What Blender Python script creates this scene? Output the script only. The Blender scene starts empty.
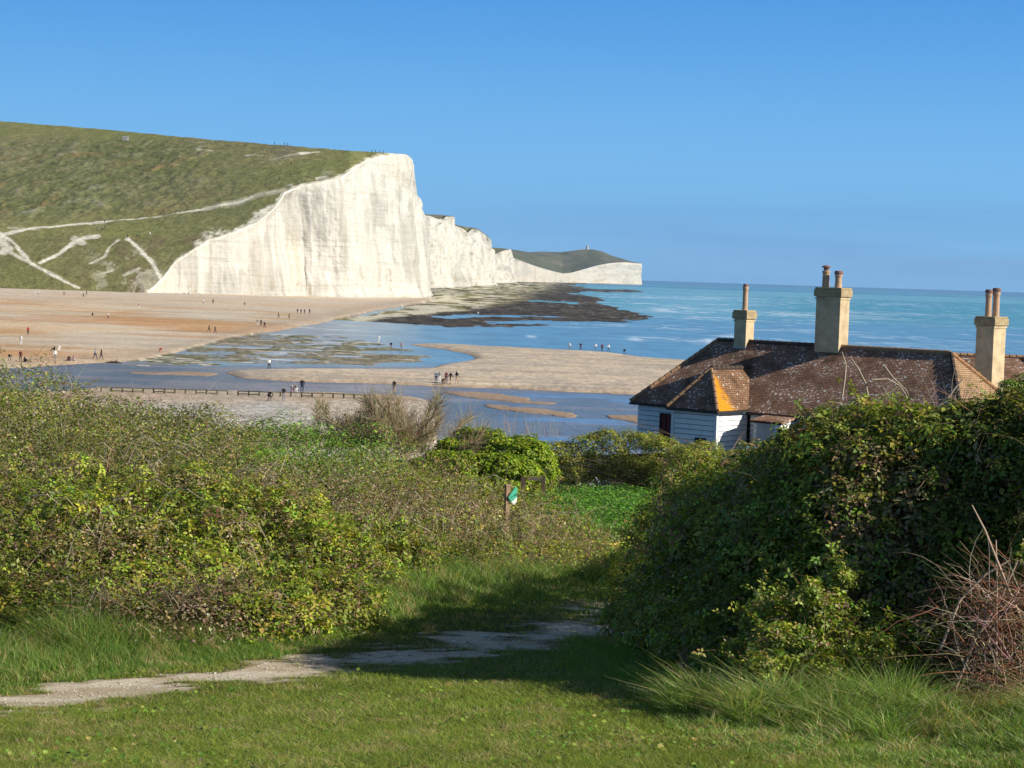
import bpy, math, random
import numpy as np
from mathutils import Matrix, Vector
random.seed(7)
rng = np.random.default_rng(11)
R = math.radians
sc = bpy.context.scene
col = sc.collection

# ------------------------------------------------------------------ camera
F, W, H, CZ = 1900.0, 1024.0, 768.0, 15.0
PITCH, ROLL = R(3.25), R(1.81)
fw = np.array([0, math.cos(PITCH), -math.sin(PITCH)])
r0 = np.array([1.0, 0, 0]); u0 = np.array([0, math.sin(PITCH), math.cos(PITCH)])
cr = r0*math.cos(ROLL) + u0*math.sin(ROLL)
cu = -r0*math.sin(ROLL) + u0*math.cos(ROLL)
cam = bpy.data.cameras.new('camera'); camo = bpy.data.objects.new('camera', cam); col.objects.link(camo)
cam.sensor_width = 36; cam.lens = 36*F/W; cam.clip_start = 0.3; cam.clip_end = 200000
M = Matrix.Identity(4)
for i in range(3):
    M[i][0] = cr[i]; M[i][1] = cu[i]; M[i][2] = -fw[i]
M[2][3] = CZ
camo.matrix_world = M
sc.camera = camo

# ------------------------------------------------------------------ sky and sun
SUN_EL, SUN_AZ = R(28), R(110)          # azimuth clockwise from +Y (the view direction)
sund = Vector((math.cos(SUN_EL)*math.sin(SUN_AZ), math.cos(SUN_EL)*math.cos(SUN_AZ), math.sin(SUN_EL)))
world = bpy.data.worlds.new('World'); sc.world = world; world.use_nodes = True
wt = world.node_tree; wt.nodes.clear()
wo = wt.nodes.new('ShaderNodeOutputWorld'); bg = wt.nodes.new('ShaderNodeBackground')
sky = wt.nodes.new('ShaderNodeTexSky'); sky.sky_type = 'NISHITA'; sky.sun_disc = False
sky.sun_elevation = SUN_EL; sky.sun_rotation = SUN_AZ; sky.air_density = 1.0; sky.dust_density = 0.3; sky.ozone_density = 2.5
bg.inputs['Strength'].default_value = 0.085
wl = wt.links.new
tc = wt.nodes.new('ShaderNodeTexCoord'); sep = wt.nodes.new('ShaderNodeSeparateXYZ')
wl(tc.outputs['Generated'], sep.inputs[0])
ramp = wt.nodes.new('ShaderNodeValToRGB'); ramp.color_ramp.interpolation = 'B_SPLINE'
mr = wt.nodes.new('ShaderNodeMapRange'); mr.inputs[1].default_value = 0.0; mr.inputs[2].default_value = 0.16
wl(sep.outputs['Z'], mr.inputs[0]); wl(mr.outputs[0], ramp.inputs[0])
els = ramp.color_ramp.elements
SKYC = [(0.0, (1.65, 4.05, 7.1)), (0.16, (1.8, 4.4, 7.6)), (0.42, (1.75, 4.5, 7.9)), (0.7, (1.1, 3.65, 7.5)), (1.0, (0.66, 2.75, 6.9))]
els[0].position = SKYC[0][0]; els[0].color = (*[c/10 for c in SKYC[0][1]], 1)
els[1].position = 1.0; els[1].color = (*[c/10 for c in SKYC[-1][1]], 1)
for p, c in SKYC[1:-1]:
    e = els.new(p); e.color = (*[v/10 for v in c], 1)
sc10 = wt.nodes.new('ShaderNodeVectorMath'); sc10.operation = 'SCALE'; sc10.inputs['Scale'].default_value = 10.0
wl(ramp.outputs[0], sc10.inputs[0])
# a thin veil of darker haze low over the sea
mp = wt.nodes.new('ShaderNodeMapping'); mp.inputs['Scale'].default_value = (2.0, 2.0, 34.0)
wl(tc.outputs['Generated'], mp.inputs[0])
nz = wt.nodes.new('ShaderNodeTexNoise'); nz.inputs['Scale'].default_value = 1.6; nz.inputs['Detail'].default_value = 4
wl(mp.outputs[0], nz.inputs['Vector'])
band = wt.nodes.new('ShaderNodeMapRange'); band.inputs[1].default_value = 0.058; band.inputs[2].default_value = 0.038
band.inputs[3].default_value = 0; band.inputs[4].default_value = 1; wl(sep.outputs['Z'], band.inputs[0])
side = wt.nodes.new('ShaderNodeMapRange'); side.inputs[1].default_value = -0.1; side.inputs[2].default_value = 0.2
wl(sep.outputs['X'], side.inputs[0])
m1 = wt.nodes.new('ShaderNodeMath'); m1.operation = 'MULTIPLY'; wl(band.outputs[0], m1.inputs[0]); wl(side.outputs[0], m1.inputs[1])
nr = wt.nodes.new('ShaderNodeMapRange'); nr.inputs[1].default_value = 0.38; nr.inputs[2].default_value = 0.62; wl(nz.outputs[0], nr.inputs[0])
m2 = wt.nodes.new('ShaderNodeMath'); m2.operation = 'MULTIPLY'; wl(m1.outputs[0], m2.inputs[0]); wl(nr.outputs[0], m2.inputs[1])
m3 = wt.nodes.new('ShaderNodeMath'); m3.operation = 'MULTIPLY'; m3.inputs[1].default_value = 0.45; wl(m2.outputs[0], m3.inputs[0])
vm = wt.nodes.new('ShaderNodeMix'); vm.data_type = 'RGBA'
wl(m3.outputs[0], vm.inputs['Factor']); wl(sc10.outputs[0], vm.inputs['A']); vm.inputs['B'].default_value = (1.2, 2.7, 5.4, 1)
up = wt.nodes.new('ShaderNodeMapRange'); up.inputs[1].default_value = 0.16; up.inputs[2].default_value = 0.45
wl(sep.outputs['Z'], up.inputs[0])
mx = wt.nodes.new('ShaderNodeMix'); mx.data_type = 'RGBA'
wl(up.outputs[0], mx.inputs['Factor']); wl(vm.outputs['Result'], mx.inputs['A'])
sdim = wt.nodes.new('ShaderNodeVectorMath'); sdim.operation = 'SCALE'; sdim.inputs['Scale'].default_value = 0.68; wl(sky.outputs[0], sdim.inputs[0]); wl(sdim.outputs[0], mx.inputs['B'])
wl(mx.outputs['Result'], bg.inputs['Color']); wl(bg.outputs[0], wo.inputs['Surface'])

sl = bpy.data.lights.new('sun', 'SUN'); sl.energy = 5.0; sl.angle = R(0.53); sl.color = (1.0, 0.93, 0.80)
so = bpy.data.objects.new('sun', sl); col.objects.link(so); so.location = (30, -20, 60)
so.rotation_euler = (-sund).to_track_quat('-Z', 'Y').to_euler()
sc.view_settings.view_transform = 'Standard'; sc.view_settings.look = 'None'
sc.view_settings.exposure = 0.36; sc.view_settings.gamma = 1.0
sc.render.engine = 'CYCLES'
sc.cycles.use_denoising = True; sc.cycles.max_bounces = 6; sc.cycles.diffuse_bounces = 3; sc.cycles.glossy_bounces = 2
sc.cycles.transmission_bounces = 4; sc.cycles.volume_bounces = 0; sc.cycles.transparent_max_bounces = 8
sc.cycles.use_adaptive_sampling = True; sc.cycles.adaptive_threshold = 0.015
sc.cycles.caustics_reflective = False; sc.cycles.caustics_refractive = False
sc.render.use_persistent_data = False

# ------------------------------------------------------------------ maths helpers
def ray(px, py):
    px = np.asarray(px, float); py = np.asarray(py, float)
    return F*fw + (px-512)[..., None]*cr - (py-384)[..., None]*cu
def at(px, py, d):
    D = ray(px, py); d = np.asarray(d, float)
    P = D*(d/D[..., 1])[..., None]; P[..., 2] += CZ
    return P
def onz(px, py, z):
    D = ray(px, py); P = D*((z-CZ)/D[..., 2])[..., None]; P[..., 2] += CZ
    return P
def proj(P):
    P = np.asarray(P, float) - np.array([0, 0, CZ])
    k = F/(P@fw)
    return 512 + (P@cr)*k, 384 - (P@cu)*k
def hor(px): return 276.0 + (np.asarray(px, float)-512)*0.0316
def sstep(a, b, x):
    t = np.clip((np.asarray(x, float)-a)/(b-a), 0, 1); return t*t*(3-2*t)
def lerp(a, b, t): return a + (b-a)*t
def mixc(a, b, t): return np.asarray(a)*(1-t[..., None]) + np.asarray(b)*t[..., None]

_T = np.random.default_rng(5).random((512, 512))
def vn(x, y, s=0):
    x = np.asarray(x, float) + s*17.31; y = np.asarray(y, float) + s*41.7
    xi = np.floor(x).astype(int); yi = np.floor(y).astype(int); fx = x-xi; fy = y-yi
    fx = fx*fx*fx*(fx*(fx*6-15)+10); fy = fy*fy*fy*(fy*(fy*6-15)+10)
    g = lambda i, j: _T[(i) & 511, (j) & 511]
    return (g(xi, yi)*(1-fx)+g(xi+1, yi)*fx)*(1-fy) + (g(xi, yi+1)*(1-fx)+g(xi+1, yi+1)*fx)*fy
def fbm(x, y, s=0, o=5, p=0.5):
    a = 1.0; t = 0; n = 0
    for k in range(o):
        t = t + a*vn(x*2**k, y*2**k, s+k*3); n += a; a *= p
    return t/n                                   # about 0..1, mean .5
def inpoly(px, py, poly):
    poly = np.asarray(poly, float); c = np.zeros(px.shape, bool); j = len(poly)-1
    for i in range(len(poly)):
        xi, yi = poly[i]; xj, yj = poly[j]
        if yi != yj:
            c ^= ((yi > py) != (yj > py)) & (px < (xj-xi)*(py-yi)/(yj-yi)+xi)
        j = i
    return c
def dline(px, py, pts, sy=1.0):
    best = np.full(px.shape, 1e9)
    for (ax, ay), (bx, by) in zip(pts[:-1], pts[1:]):
        dx, dy = bx-ax, (by-ay)*sy; L = dx*dx+dy*dy
        qx = px-ax; qy = (py-ay)*sy
        t = np.clip((qx*dx+qy*dy)/L, 0, 1)
        best = np.minimum(best, np.hypot(qx-t*dx, qy-t*dy))
    return best
def srgb(r, g, b):
    c = np.array([r, g, b])/255.0
    return tuple(np.where(c < .04045, c/12.92, ((c+.055)/1.055)**2.4))

# ------------------------------------------------------------------ object helpers
def tag(o, label=None, cat=None, group=None, kind=None):
    if label: o['label'] = label
    if cat: o['category'] = cat
    if group: o['group'] = group
    if kind: o['kind'] = kind
    return o
def empty(name, loc=(0, 0, 0), rz=0, label=None, cat=None, group=None):
    o = bpy.data.objects.new(name, None); col.objects.link(o); o.location = tuple(loc); o.rotation_euler = (0, 0, rz)
    o.empty_display_size = 0.2
    return tag(o, label, cat, group)
def npmesh(name, V, faces, mat=None, parent=None, colors=None, uv=None, smooth=False, rel=False, link=True):
    """faces: list of int arrays (n,3) or (n,4)"""
    V = np.asarray(V, np.float32)
    if rel and parent is not None:
        V = V - np.array(parent.location, np.float32)
    me = bpy.data.meshes.new(name); me.vertices.add(len(V)); me.vertices.foreach_set('co', V.ravel())
    faces = [np.asarray(f, np.int32) for f in faces if len(f)]
    li = np.concatenate([f.ravel() for f in faces]); sizes = np.concatenate([np.full(len(f), f.shape[1], np.int32) for f in faces])
    me.loops.add(len(li)); me.loops.foreach_set('vertex_index', li)
    me.polygons.add(len(sizes)); st = np.zeros(len(sizes), np.int32); st[1:] = np.cumsum(sizes)[:-1]
    me.polygons.foreach_set('loop_start', st); me.polygons.foreach_set('loop_total', sizes)
    if smooth: me.polygons.foreach_set('use_smooth', np.ones(len(sizes), bool))
    me.update(calc_edges=True)
    if colors is not None:
        ca = me.color_attributes.new('Col', 'FLOAT_COLOR', 'POINT')
        c4 = np.ones((len(V), 4), np.float32); c4[:, :colors.shape[1]] = colors; ca.data.foreach_set('color', c4.ravel())
    if uv is not None:
        ul = me.uv_layers.new(name='UVMap'); ul.data.foreach_set('uv', np.asarray(uv, np.float32)[li].ravel())
    if mat is not None: me.materials.append(mat)
    if not link: return me
    o = bpy.data.objects.new(name, me); col.objects.link(o)
    if parent is not None: o.parent = parent
    return o
def gridfaces(nr, nc):
    i = np.arange(nr*nc).reshape(nr, nc)
    return np.stack([i[:-1, :-1], i[:-1, 1:], i[1:, 1:], i[1:, :-1]], -1).reshape(-1, 4)
class MB:
    def __init__(s): s.v = []; s.f = []
    def add(s, V, Fs):
        n = len(s.v); s.v += [tuple(map(float, p)) for p in V]; s.f += [tuple(i+n for i in f) for f in Fs]; return s
    def box(s, c, sz, rz=0, M=None):
        hx, hy, hz = sz[0]/2, sz[1]/2, sz[2]/2; P = []
        for z in (-hz, hz):
            for x, y in ((-hx, -hy), (hx, -hy), (hx, hy), (-hx, hy)):
                X = x*math.cos(rz)-y*math.sin(rz); Y = x*math.sin(rz)+y*math.cos(rz); P.append((c[0]+X, c[1]+Y, c[2]+z))
        return s.add(P, [(3, 2, 1, 0), (4, 5, 6, 7), (0, 1, 5, 4), (1, 2, 6, 5), (2, 3, 7, 6), (3, 0, 4, 7)])
    def lathe(s, c, prof, n=14):
        P = []; Fs = []
        for r, z in prof:
            for k in range(n):
                a = 2*math.pi*k/n; P.append((c[0]+r*math.cos(a), c[1]+r*math.sin(a), c[2]+z))
        for i in range(len(prof)-1):
            for k in range(n):
                Fs.append((i*n+k, i*n+(k+1) % n, (i+1)*n+(k+1) % n, (i+1)*n+k))
        Fs.append(tuple(range(n))[::-1]); Fs.append(tuple((len(prof)-1)*n+k for k in range(n)))
        return s.add(P, Fs)
    def tube(s, pts, rad, n=6):
        P = []; Fs = []; pts = [Vector(p) for p in pts]
        if not hasattr(rad, '__len__'): rad = [rad]*len(pts)
        for i, p in enumerate(pts):
            t = (pts[min(i+1, len(pts)-1)]-pts[max(i-1, 0)]).normalized()
            a = t.orthogonal().normalized() if i == 0 else (a-t*a.dot(t)).normalized(); b = t.cross(a)
            for k in range(n):
                q = 2*math.pi*k/n; P.append(p+a*rad[i]*math.cos(q)+b*rad[i]*math.sin(q))
        for i in range(len(pts)-1):
            for k in range(n): Fs.append((i*n+k, i*n+(k+1) % n, (i+1)*n+(k+1) % n, (i+1)*n+k))
        Fs.append(tuple(range(n))[::-1]); Fs.append(tuple((len(pts)-1)*n+k for k in range(n)))
        return s.add(P, Fs)
    def build(s, name, mat, parent=None, smooth=False, bevel=0):
        me = bpy.data.meshes.new(name); me.from_pydata(s.v, [], s.f); me.update()
        if smooth: me.polygons.foreach_set('use_smooth', np.ones(len(me.polygons), bool))
        me.materials.append(mat); o = bpy.data.objects.new(name, me); col.objects.link(o)
        if parent is not None: o.parent = parent
        if bevel:
            m = o.modifiers.new('bevel', 'BEVEL'); m.width = bevel; m.segments = 2; m.limit_method = 'ANGLE'
        return o

# ------------------------------------------------------------------ materials
def newmat(name):
    m = bpy.data.materials.new(name); m.use_nodes = True; nt = m.node_tree; nt.nodes.clear()
    out = nt.nodes.new('ShaderNodeOutputMaterial'); p = nt.nodes.new('ShaderNodeBsdfPrincipled')
    nt.links.new(p.outputs[0], out.inputs['Surface']); return m, nt, p, out
def noise(nt, scale, detail=4, rough=0.55, vec=None, sc3=None, coord='Object'):
    n = nt.nodes.new('ShaderNodeTexNoise'); n.inputs['Scale'].default_value = scale; n.inputs['Detail'].default_value = detail
    n.inputs['Roughness'].default_value = rough
    if vec is None:
        t = nt.nodes.new('ShaderNodeTexCoord'); vec = t.outputs[coord]
    if sc3:
        mp = nt.nodes.new('ShaderNodeMapping'); mp.inputs['Scale'].default_value = sc3; nt.links.new(vec, mp.inputs[0]); vec = mp.outputs[0]
    nt.links.new(vec, n.inputs['Vector']); return n.outputs[0]
def mrange(nt, sock, a, b, c, d):
    m = nt.nodes.new('ShaderNodeMapRange'); nt.links.new(sock, m.inputs[0])
    for i, v in enumerate((a, b, c, d)): m.inputs[i+1].default_value = v
    return m.outputs[0]
def mul(nt, colsock, valsock):
    v = nt.nodes.new('ShaderNodeVectorMath'); v.operation = 'SCALE'; nt.links.new(colsock, v.inputs[0]); nt.links.new(valsock, v.inputs['Scale']); return v.outputs[0]
def mixn(nt, fac, A, B):
    m = nt.nodes.new('ShaderNodeMix'); m.data_type = 'RGBA'
    for s, v in (('Factor', fac), ('A', A), ('B', B)):
        if hasattr(v, 'is_output'): nt.links.new(v, m.inputs[s])
        else: m.inputs[s].default_value = v if s == 'Factor' else (*v[:3], 1)
    return m.outputs['Result']
def bump(nt, p, h, strength, dist):
    b = nt.nodes.new('ShaderNodeBump'); b.inputs['Strength'].default_value = strength; b.inputs['Distance'].default_value = dist
    nt.links.new(h, b.inputs['Height']); nt.links.new(b.outputs[0], p.inputs['Normal']); return b
def vcol(nt):
    a = nt.nodes.new('ShaderNodeAttribute'); a.attribute_name = 'Col'; return a
def simple(name, c, rough=0.8, var=0.25, scale=6, bmp=0.0, bd=0.01, spec=0.3, sc3=None, metal=0):
    m, nt, p, o = newmat(name)
    n = noise(nt, scale, 5, 0.6, sc3=sc3)
    rgb = nt.nodes.new('ShaderNodeRGB'); rgb.outputs[0].default_value = (*c, 1)
    nt.links.new(mul(nt, rgb.outputs[0], mrange(nt, n, .25, .75, 1-var, 1+var)), p.inputs['Base Color'])
    p.inputs['Roughness'].default_value = rough; p.inputs['Specular IOR Level'].default_value = spec; p.inputs['Metallic'].default_value = metal
    if bmp: bump(nt, p, n, bmp, bd)
    return m
def vmat(name, rough=0.9, spec=0.1, layers=(), bumps=None):
    """vertex colour (true surface colour) times fine world-space noise layers (scale, lo, hi, sc3)"""
    m, nt, p, o = newmat(name); c = vcol(nt).outputs['Color']
    for (s, lo, hi, sc3) in layers:
        c = mul(nt, c, mrange(nt, noise(nt, s, 4, .6, sc3=sc3), .3, .7, lo, hi))
    nt.links.new(c, p.inputs['Base Color']); p.inputs['Roughness'].default_value = rough; p.inputs['Specular IOR Level'].default_value = spec
    if bumps: bump(nt, p, noise(nt, bumps[0], 5, .6), bumps[1], bumps[2])
    return m
def leafmat(name, trans=0.3, rough=0.5, spec=0.35):
    m, nt, p, o = newmat(name); c = vcol(nt).outputs['Color']
    nt.links.new(c, p.inputs['Base Color']); p.inputs['Roughness'].default_value = rough; p.inputs['Specular IOR Level'].default_value = spec
    t = nt.nodes.new('ShaderNodeBsdfTranslucent'); v = nt.nodes.new('ShaderNodeVectorMath'); v.operation = 'MULTIPLY'
    nt.links.new(c, v.inputs[0]); v.inputs[1].default_value = (1.5, 1.6, .5); nt.links.new(v.outputs[0], t.inputs['Color'])
    ms = nt.nodes.new('ShaderNodeMixShader'); ms.inputs[0].default_value = trans
    nt.links.new(p.outputs[0], ms.inputs[1]); nt.links.new(t.outputs[0], ms.inputs[2]); nt.links.new(ms.outputs[0], o.inputs['Surface'])
    return m
LEAF = leafmat('leaf'); GRASSM = leafmat('grass_blade', .35, .5, .3)
TWIG = vmat('twig_bark', .8, .2)
# ================================================================== SEA AND SHORE
# class maps of the flat shore, laid out on the ground plane
BEACH = [(-400, 286), (0, 291), (150, 291), (250, 296), (345, 297), (400, 296), (430, 299), (432, 301), (415, 305), (385, 309), (362, 314), (339, 319), (326, 322),
         (300, 327), (278, 331), (254, 334), (216, 342), (183, 351), (152, 360), (117, 362.5), (30, 368), (-60, 373), (-400, 380)]
ROCK = [(117, 362.5), (152, 360), (183, 351), (216, 342), (254, 334), (278, 331), (292, 333.5), (300, 337), (352, 339), (392, 343), (384, 348), (405, 352), (425, 357), (418, 361),
        (395, 363), (350, 364.5), (300, 364), (245, 363), (200, 366), (150, 366)]
SPIT = [(223, 373), (232, 370.5), (306, 369), (380, 369.5), (433, 369), (442, 364.5), (462, 362), (478, 359), (470, 355), (446, 350), (425, 347.5), (409, 344.5), (430, 343.6), (458, 344.5), (490, 346.5), (539, 348.5), (602, 352),
        (643, 357), (683, 360), (760, 366), (900, 372), (1400, 392), (1400, 425), (900, 405), (760, 400), (637, 394.5), (577, 392.5), (513, 389), (450, 387), (382, 384), (306, 382), (240, 378.5)]
FORE = [(-400, 402), (60, 392), (100, 387.5), (230, 391), (300, 392), (380, 395), (408, 398), (424, 403), (430, 418), (434, 440), (440, 520), (-400, 520)]
BARS = [[(438, 393), (470, 392.5), (520, 397), (556, 403), (545, 405), (500, 401), (455, 398)],
        [(476, 405), (505, 405), (540, 410), (576, 415), (570, 418), (530, 414), (490, 410)],
        [(598, 415), (640, 415), (680, 419), (680, 425), (630, 423)],
        [(118, 372.5), (170, 371.5), (215, 374), (205, 376), (140, 375)]]
REEF = [(428, 301), (430, 288), (470, 285.5), (500, 280.5), (512, 278.8), (560, 279.4), (600, 281), (640, 283), (600, 284), (560, 283.5), (600, 287.5), (644, 290.5), (658, 292), (640, 293.2), (590, 291), (563, 294.5), (585, 296),
        (608, 298), (600, 303), (618, 307.5), (640, 314), (655, 318.3), (640, 321), (600, 321.6), (560, 321), (556, 325.5), (520, 328.2), (450, 327.2), (390, 323.8), (360, 322), (321, 320.5), (321, 318.5), (357, 316), (400, 308)]
STREAKS = [[(430, 316.2), (480, 314.6), (560, 316), (566, 317), (500, 316.4), (440, 317.8)], [(520, 300.5), (575, 301.5), (590, 303.2), (540, 302.4)], [(470, 321.6), (560, 321), (560, 324), (505, 323.6)],
           [(560, 285.3), (610, 287.8), (640, 290.0), (600, 289.2), (566, 286.8)], [(590, 313.5), (630, 316.0), (600, 315.4)]]
def shore_maps(px, py, wx, wy):
    # ragged edges: wobble the lookup by world-space noise
    j = (fbm(wx/30, wy/60, 3, 5, .6)-.5); jx = (fbm(wx/25, wy/45, 9, 4)-.5)
    pr = 15*F/np.maximum(wy, 1)          # pixels below the horizon
    qy = py + j*np.clip(pr*.06, .5, 6); qx = px + jx*26
    m = {}
    m['beach'] = inpoly(qx*.3+px*.7, lerp(py, qy, .6), BEACH)
    m['rock'] = inpoly(qx, qy, ROCK) & ~m['beach']
    m['spit'] = inpoly(px*.7+qx*.3, lerp(py, qy, .3), SPIT)
    m['fore'] = inpoly(qx, lerp(py, qy, .35), FORE)
    m['bar'] = np.zeros(px.shape, bool)
    for b in BARS: m['bar'] |= inpoly(qx, lerp(py, qy, .6), b)
    m['reef'] = inpoly(qx, lerp(py, qy, .8), REEF) & ~m['beach']
    for s in STREAKS: m['reef'] &= ~inpoly(qx, py+(qy-py)*.5, s)
    return m
# sheet: rows evenly spaced on screen depth, columns fan out
ro = np.linspace(1/9000, 1/118, 620); d_r = 1/ro
pc = np.linspace(-330, 1330, 760)
DD, PX = np.meshgrid(d_r, pc, indexing='ij')
base = at(PX, hor(PX)+15*F/DD, DD)
X, Y = base[..., 0], base[..., 1]
gx, gy = proj(np.stack([X, Y, np.zeros_like(X)], -1))
m = shore_maps(gx, gy, X, Y)
def _b(a, n):
    a = a.astype(float)
    for _ in range(n):
        p = np.pad(a, 1, mode='edge'); a = (p[:-2, 1:-1]+p[2:, 1:-1]+p[1:-1, :-2]+p[1:-1, 2:]+2*p[1:-1, 1:-1])/6
    return a
_nz = fbm(X/7, Y/24, 33, 6, .66)-.5; _ny = fbm(X/24, Y/9, 37, 5, .62)-.5
for _k, _n, _a in (('reef', 24, 2.0), ('rock', 34, 4.4), ('bar', 9, 3.2), ('fore', 10, 1.4), ('spit', 5, .9)):
    _q = _b(m[_k], _n); m[_k] = (_q + (_nz*.6+_ny*.6)*_a > .5) & (_q > .1)
    if _k in ('reef', 'rock'): m[_k] &= ~m['beach']
rk = fbm(X/9, Y/30, 21, 4, .6)                       # pools between the cobbles of the low-tide flat
rk2 = fbm(X/30, Y/22, 27, 4, .55)
rk3 = fbm(X/3.2, Y/3.4, 29, 5, .7)
rockland = m['rock'] & ~((rk2 > .60) & (rk > .42)) & (rk3 + (rk-.5)*.5 > .40)
m['reef'] &= (fbm(X/5, Y/14, 30, 5, .7) > .30)
land = m['beach'] | rockland | m['spit'] | m['fore'] | m['bar'] | m['reef']
def blur(a, n):
    a = a.astype(float)
    for _ in range(n):
        p = np.pad(a, 1, mode='edge'); a = (p[:-2, 1:-1]+p[2:, 1:-1]+p[1:-1, :-2]+p[1:-1, 2:]+2*p[1:-1, 1:-1])/6
    return a
soft = blur(land, 3); soft2 = blur(land, 14); 
hz = np.where(soft > .5, (soft-.5)*.16, (soft-.5)*1.6)
hz = hz + np.where(land, sstep(.6, 1, blur(land, 40))*(.05 + .3*(m['spit'] | m['beach'])), 0)
hz = hz + np.where(m['beach'], sstep(345, 297, gy)*(.5+1.2*sstep(380, 180, gx)), 0)
hz = hz + np.where(m['reef'] | m['rock'], (fbm(X/4, Y/10, 31, 4, .65)-.5)*.35, 0)*sstep(.5, .9, soft)
hz = hz + np.where(m['fore'], sstep(388, 430, gy)*.9 + (fbm(X/6, Y/6, 8, 4)-.5)*.25, 0)
Z = hz
def zshore(x, y):
    """height of the shore sheet at world x, y"""
    qx = (np.interp(0, [0], [0])+512 + (x/y)*F*1.0)
    r = np.interp(-np.asarray(y, float), -d_r, np.arange(len(d_r)))
    row = int(round(float(r))); row = max(0, min(len(d_r)-1, row))
    c = int(np.argmin(abs(X[row]-x))); return float(max(Z[row, c], -0.02))
# colours
n1 = fbm(X/18, Y/50, 41, 5, .55); n2 = fbm(X/5, Y/12, 45, 4, .6); n3 = fbm(X/60, Y/40, 49, 4); n4 = _T[(np.abs(X*1.7).astype(int)) & 511, (np.abs(Y*.9).astype(int)) & 511]
sand = mixc(mixc((.54, .345, .185), (.62, .465, .31), sstep(.40, .62, n1)), (.58, .51, .41), sstep(.47, .60, n3)*.75)
upper = sstep(318, 296, gy + (n1-.5)*16 - np.clip((gx-150)*.03, -4, 8))
sand = mixc(sand, (.60, .50, .395), upper*.8)
sand = mixc(sand, (.50, .27, .13), sstep(.60, .68, fbm(X/55, Y/26, 61, 4))*(1-upper)*.55)
edge = (gy - np.interp(gx, [-400, 30, 117, 183, 254, 326, 420], [380, 368, 362, 351, 334, 322, 303]))
sand = sand*(1-.16*sstep(.52, .60, fbm(X/90, Y/5, 63, 4, .6))*(1-upper))[..., None]
sand = mixc(sand, (.38, .30, .23), sstep(-12, -1, edge)*.55)
shing = mixc((.58, .47, .35), (.49, .41, .33), sstep(.35, .65, n2))
shing = shing*(1-.18*sstep(.52, .62, fbm(X/60, Y/4, 65, 4, .6)))[..., None]
shing = mixc(shing, (.42, .28, .17), sstep(.97, .72, soft2)*.6)
shing = mixc(shing, (.60, .56, .50), ((n4 > 2)*.6))
fore = mixc((.54, .45, .36), (.52, .48, .42), sstep(.4, .6, n1)); fore = mixc(fore, (.62, .60, .56), (n4 > 2)*.55)
fore = mixc(fore, (.17, .13, .11), sstep(.58, .66, fbm(X/40, Y/5, 71, 4))*sstep(412, 400, gy)*.7)
rock = mixc((.12, .12, .06), (.24, .23, .17), sstep(.38, .62, fbm(X/3, Y/3, 46, 5, .75))); rock = mixc(rock, (.60, .55, .47), sstep(.58, .64, fbm(X/13, Y/3.6, 81, 5, .68))*.85)
rock = mixc(rock, (.24, .20, .15), sstep(.5, .7, n3)*.5)
reef = mixc((.035, .032, .028), (.085, .070, .058), sstep(.35, .65, n2))
nearc = np.clip(1-(gx-np.interp(gy, [280, 290, 300, 310, 320], [500, 470, 455, 430, 345]))/np.interp(gy, [285, 300, 320], [110, 90, 40]), 0, 1)
reef = mixc(reef, (.22, .20, .085), sstep(.42, .60, n1*.5+fbm(X/12, Y/70, 91, 4)*.5+nearc*.12-.03)*sstep(0, .5, nearc))
reef = mixc(reef, (.62, .57, .44), sstep(.50, .58, fbm(X/10, Y/40, 95, 5, .6)+nearc*.10-.05)*sstep(.1, .6, nearc)*.9)
reef = mixc(reef, (.25, .24, .23), (n4 > .97)*.5)
peb = _T[np.floor(X/.32).astype(int) & 511, np.floor(Y/1.5).astype(int) & 511]; peb2 = _T[np.floor(X/.5).astype(int)+77 & 511, np.floor(Y/2.6).astype(int) & 511]
fore = fore*(.66+.62*peb**1.5)[..., None]; fore = mixc(fore, (.42, .30, .20), sstep(409, 401, gy)*.55); shing = shing*(.84+.30*peb2)[..., None]; sand = sand*(.93+.13*peb2)[..., None]; rock = rock*(.7+.6*peb2)[..., None]
C = np.zeros(X.shape+(3,)); C[:] = (.20, .17, .14)
for k, c in (('rock', rock), ('reef', reef), ('beach', sand), ('spit', shing), ('bar', mixc((.30, .20, .14), (.36, .27, .20), n2)), ('fore', fore)):
    C = np.where(m[k][..., None], c, C)
C = mixc(C, C*.78, sstep(.75, .5, soft)*land)
mt_shore = vmat('shore_shingle', .95, .05, layers=((.45, .88, 1.12, None), (1.6, .85, 1.17, None), (3.0, .78, 1.25, None), (7, .55, 1.5, None)), bumps=(1.8, .6, .15))
bX, bZ = X.copy(), Z.copy()
o = npmesh('beach', np.stack([X, Y, Z], -1).reshape(-1, 3), [gridfaces(*X.shape)], mt_shore, colors=C.reshape(-1, 3), smooth=True)
tag(o, kind='structure')

# sea surface at z = 0, out to the horizon
ro = np.concatenate([np.linspace(1/90000, 1/118, 900)]); sd = 1/ro; pc = np.linspace(-1200, 2200, 800)
DD, PX = np.meshgrid(sd, pc, indexing='ij'); SX = (PX-512)/F*DD; SY = DD
gx, gy = proj(np.stack([SX, SY, np.zeros_like(SX)], -1)); below = gy-hor(gx)
fine = sstep(9000, 2500, SY)
a = fbm(SX/900, SY/1400, 101, 4)*sstep(40000, 12000, SY) + .5*(1-sstep(40000, 12000, SY))
deep = np.array((.02, .14, .26)); teal = np.array((.085, .30, .30)); blue = np.array((.12, .26, .41)); pale = np.array((.24, .46, .58))
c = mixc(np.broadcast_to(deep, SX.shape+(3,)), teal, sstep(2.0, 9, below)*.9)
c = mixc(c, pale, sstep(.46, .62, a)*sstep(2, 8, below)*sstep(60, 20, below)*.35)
c = mixc(c, deep*1.3, sstep(.52, .40, a)*sstep(2, 8, below)*.35)
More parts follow.
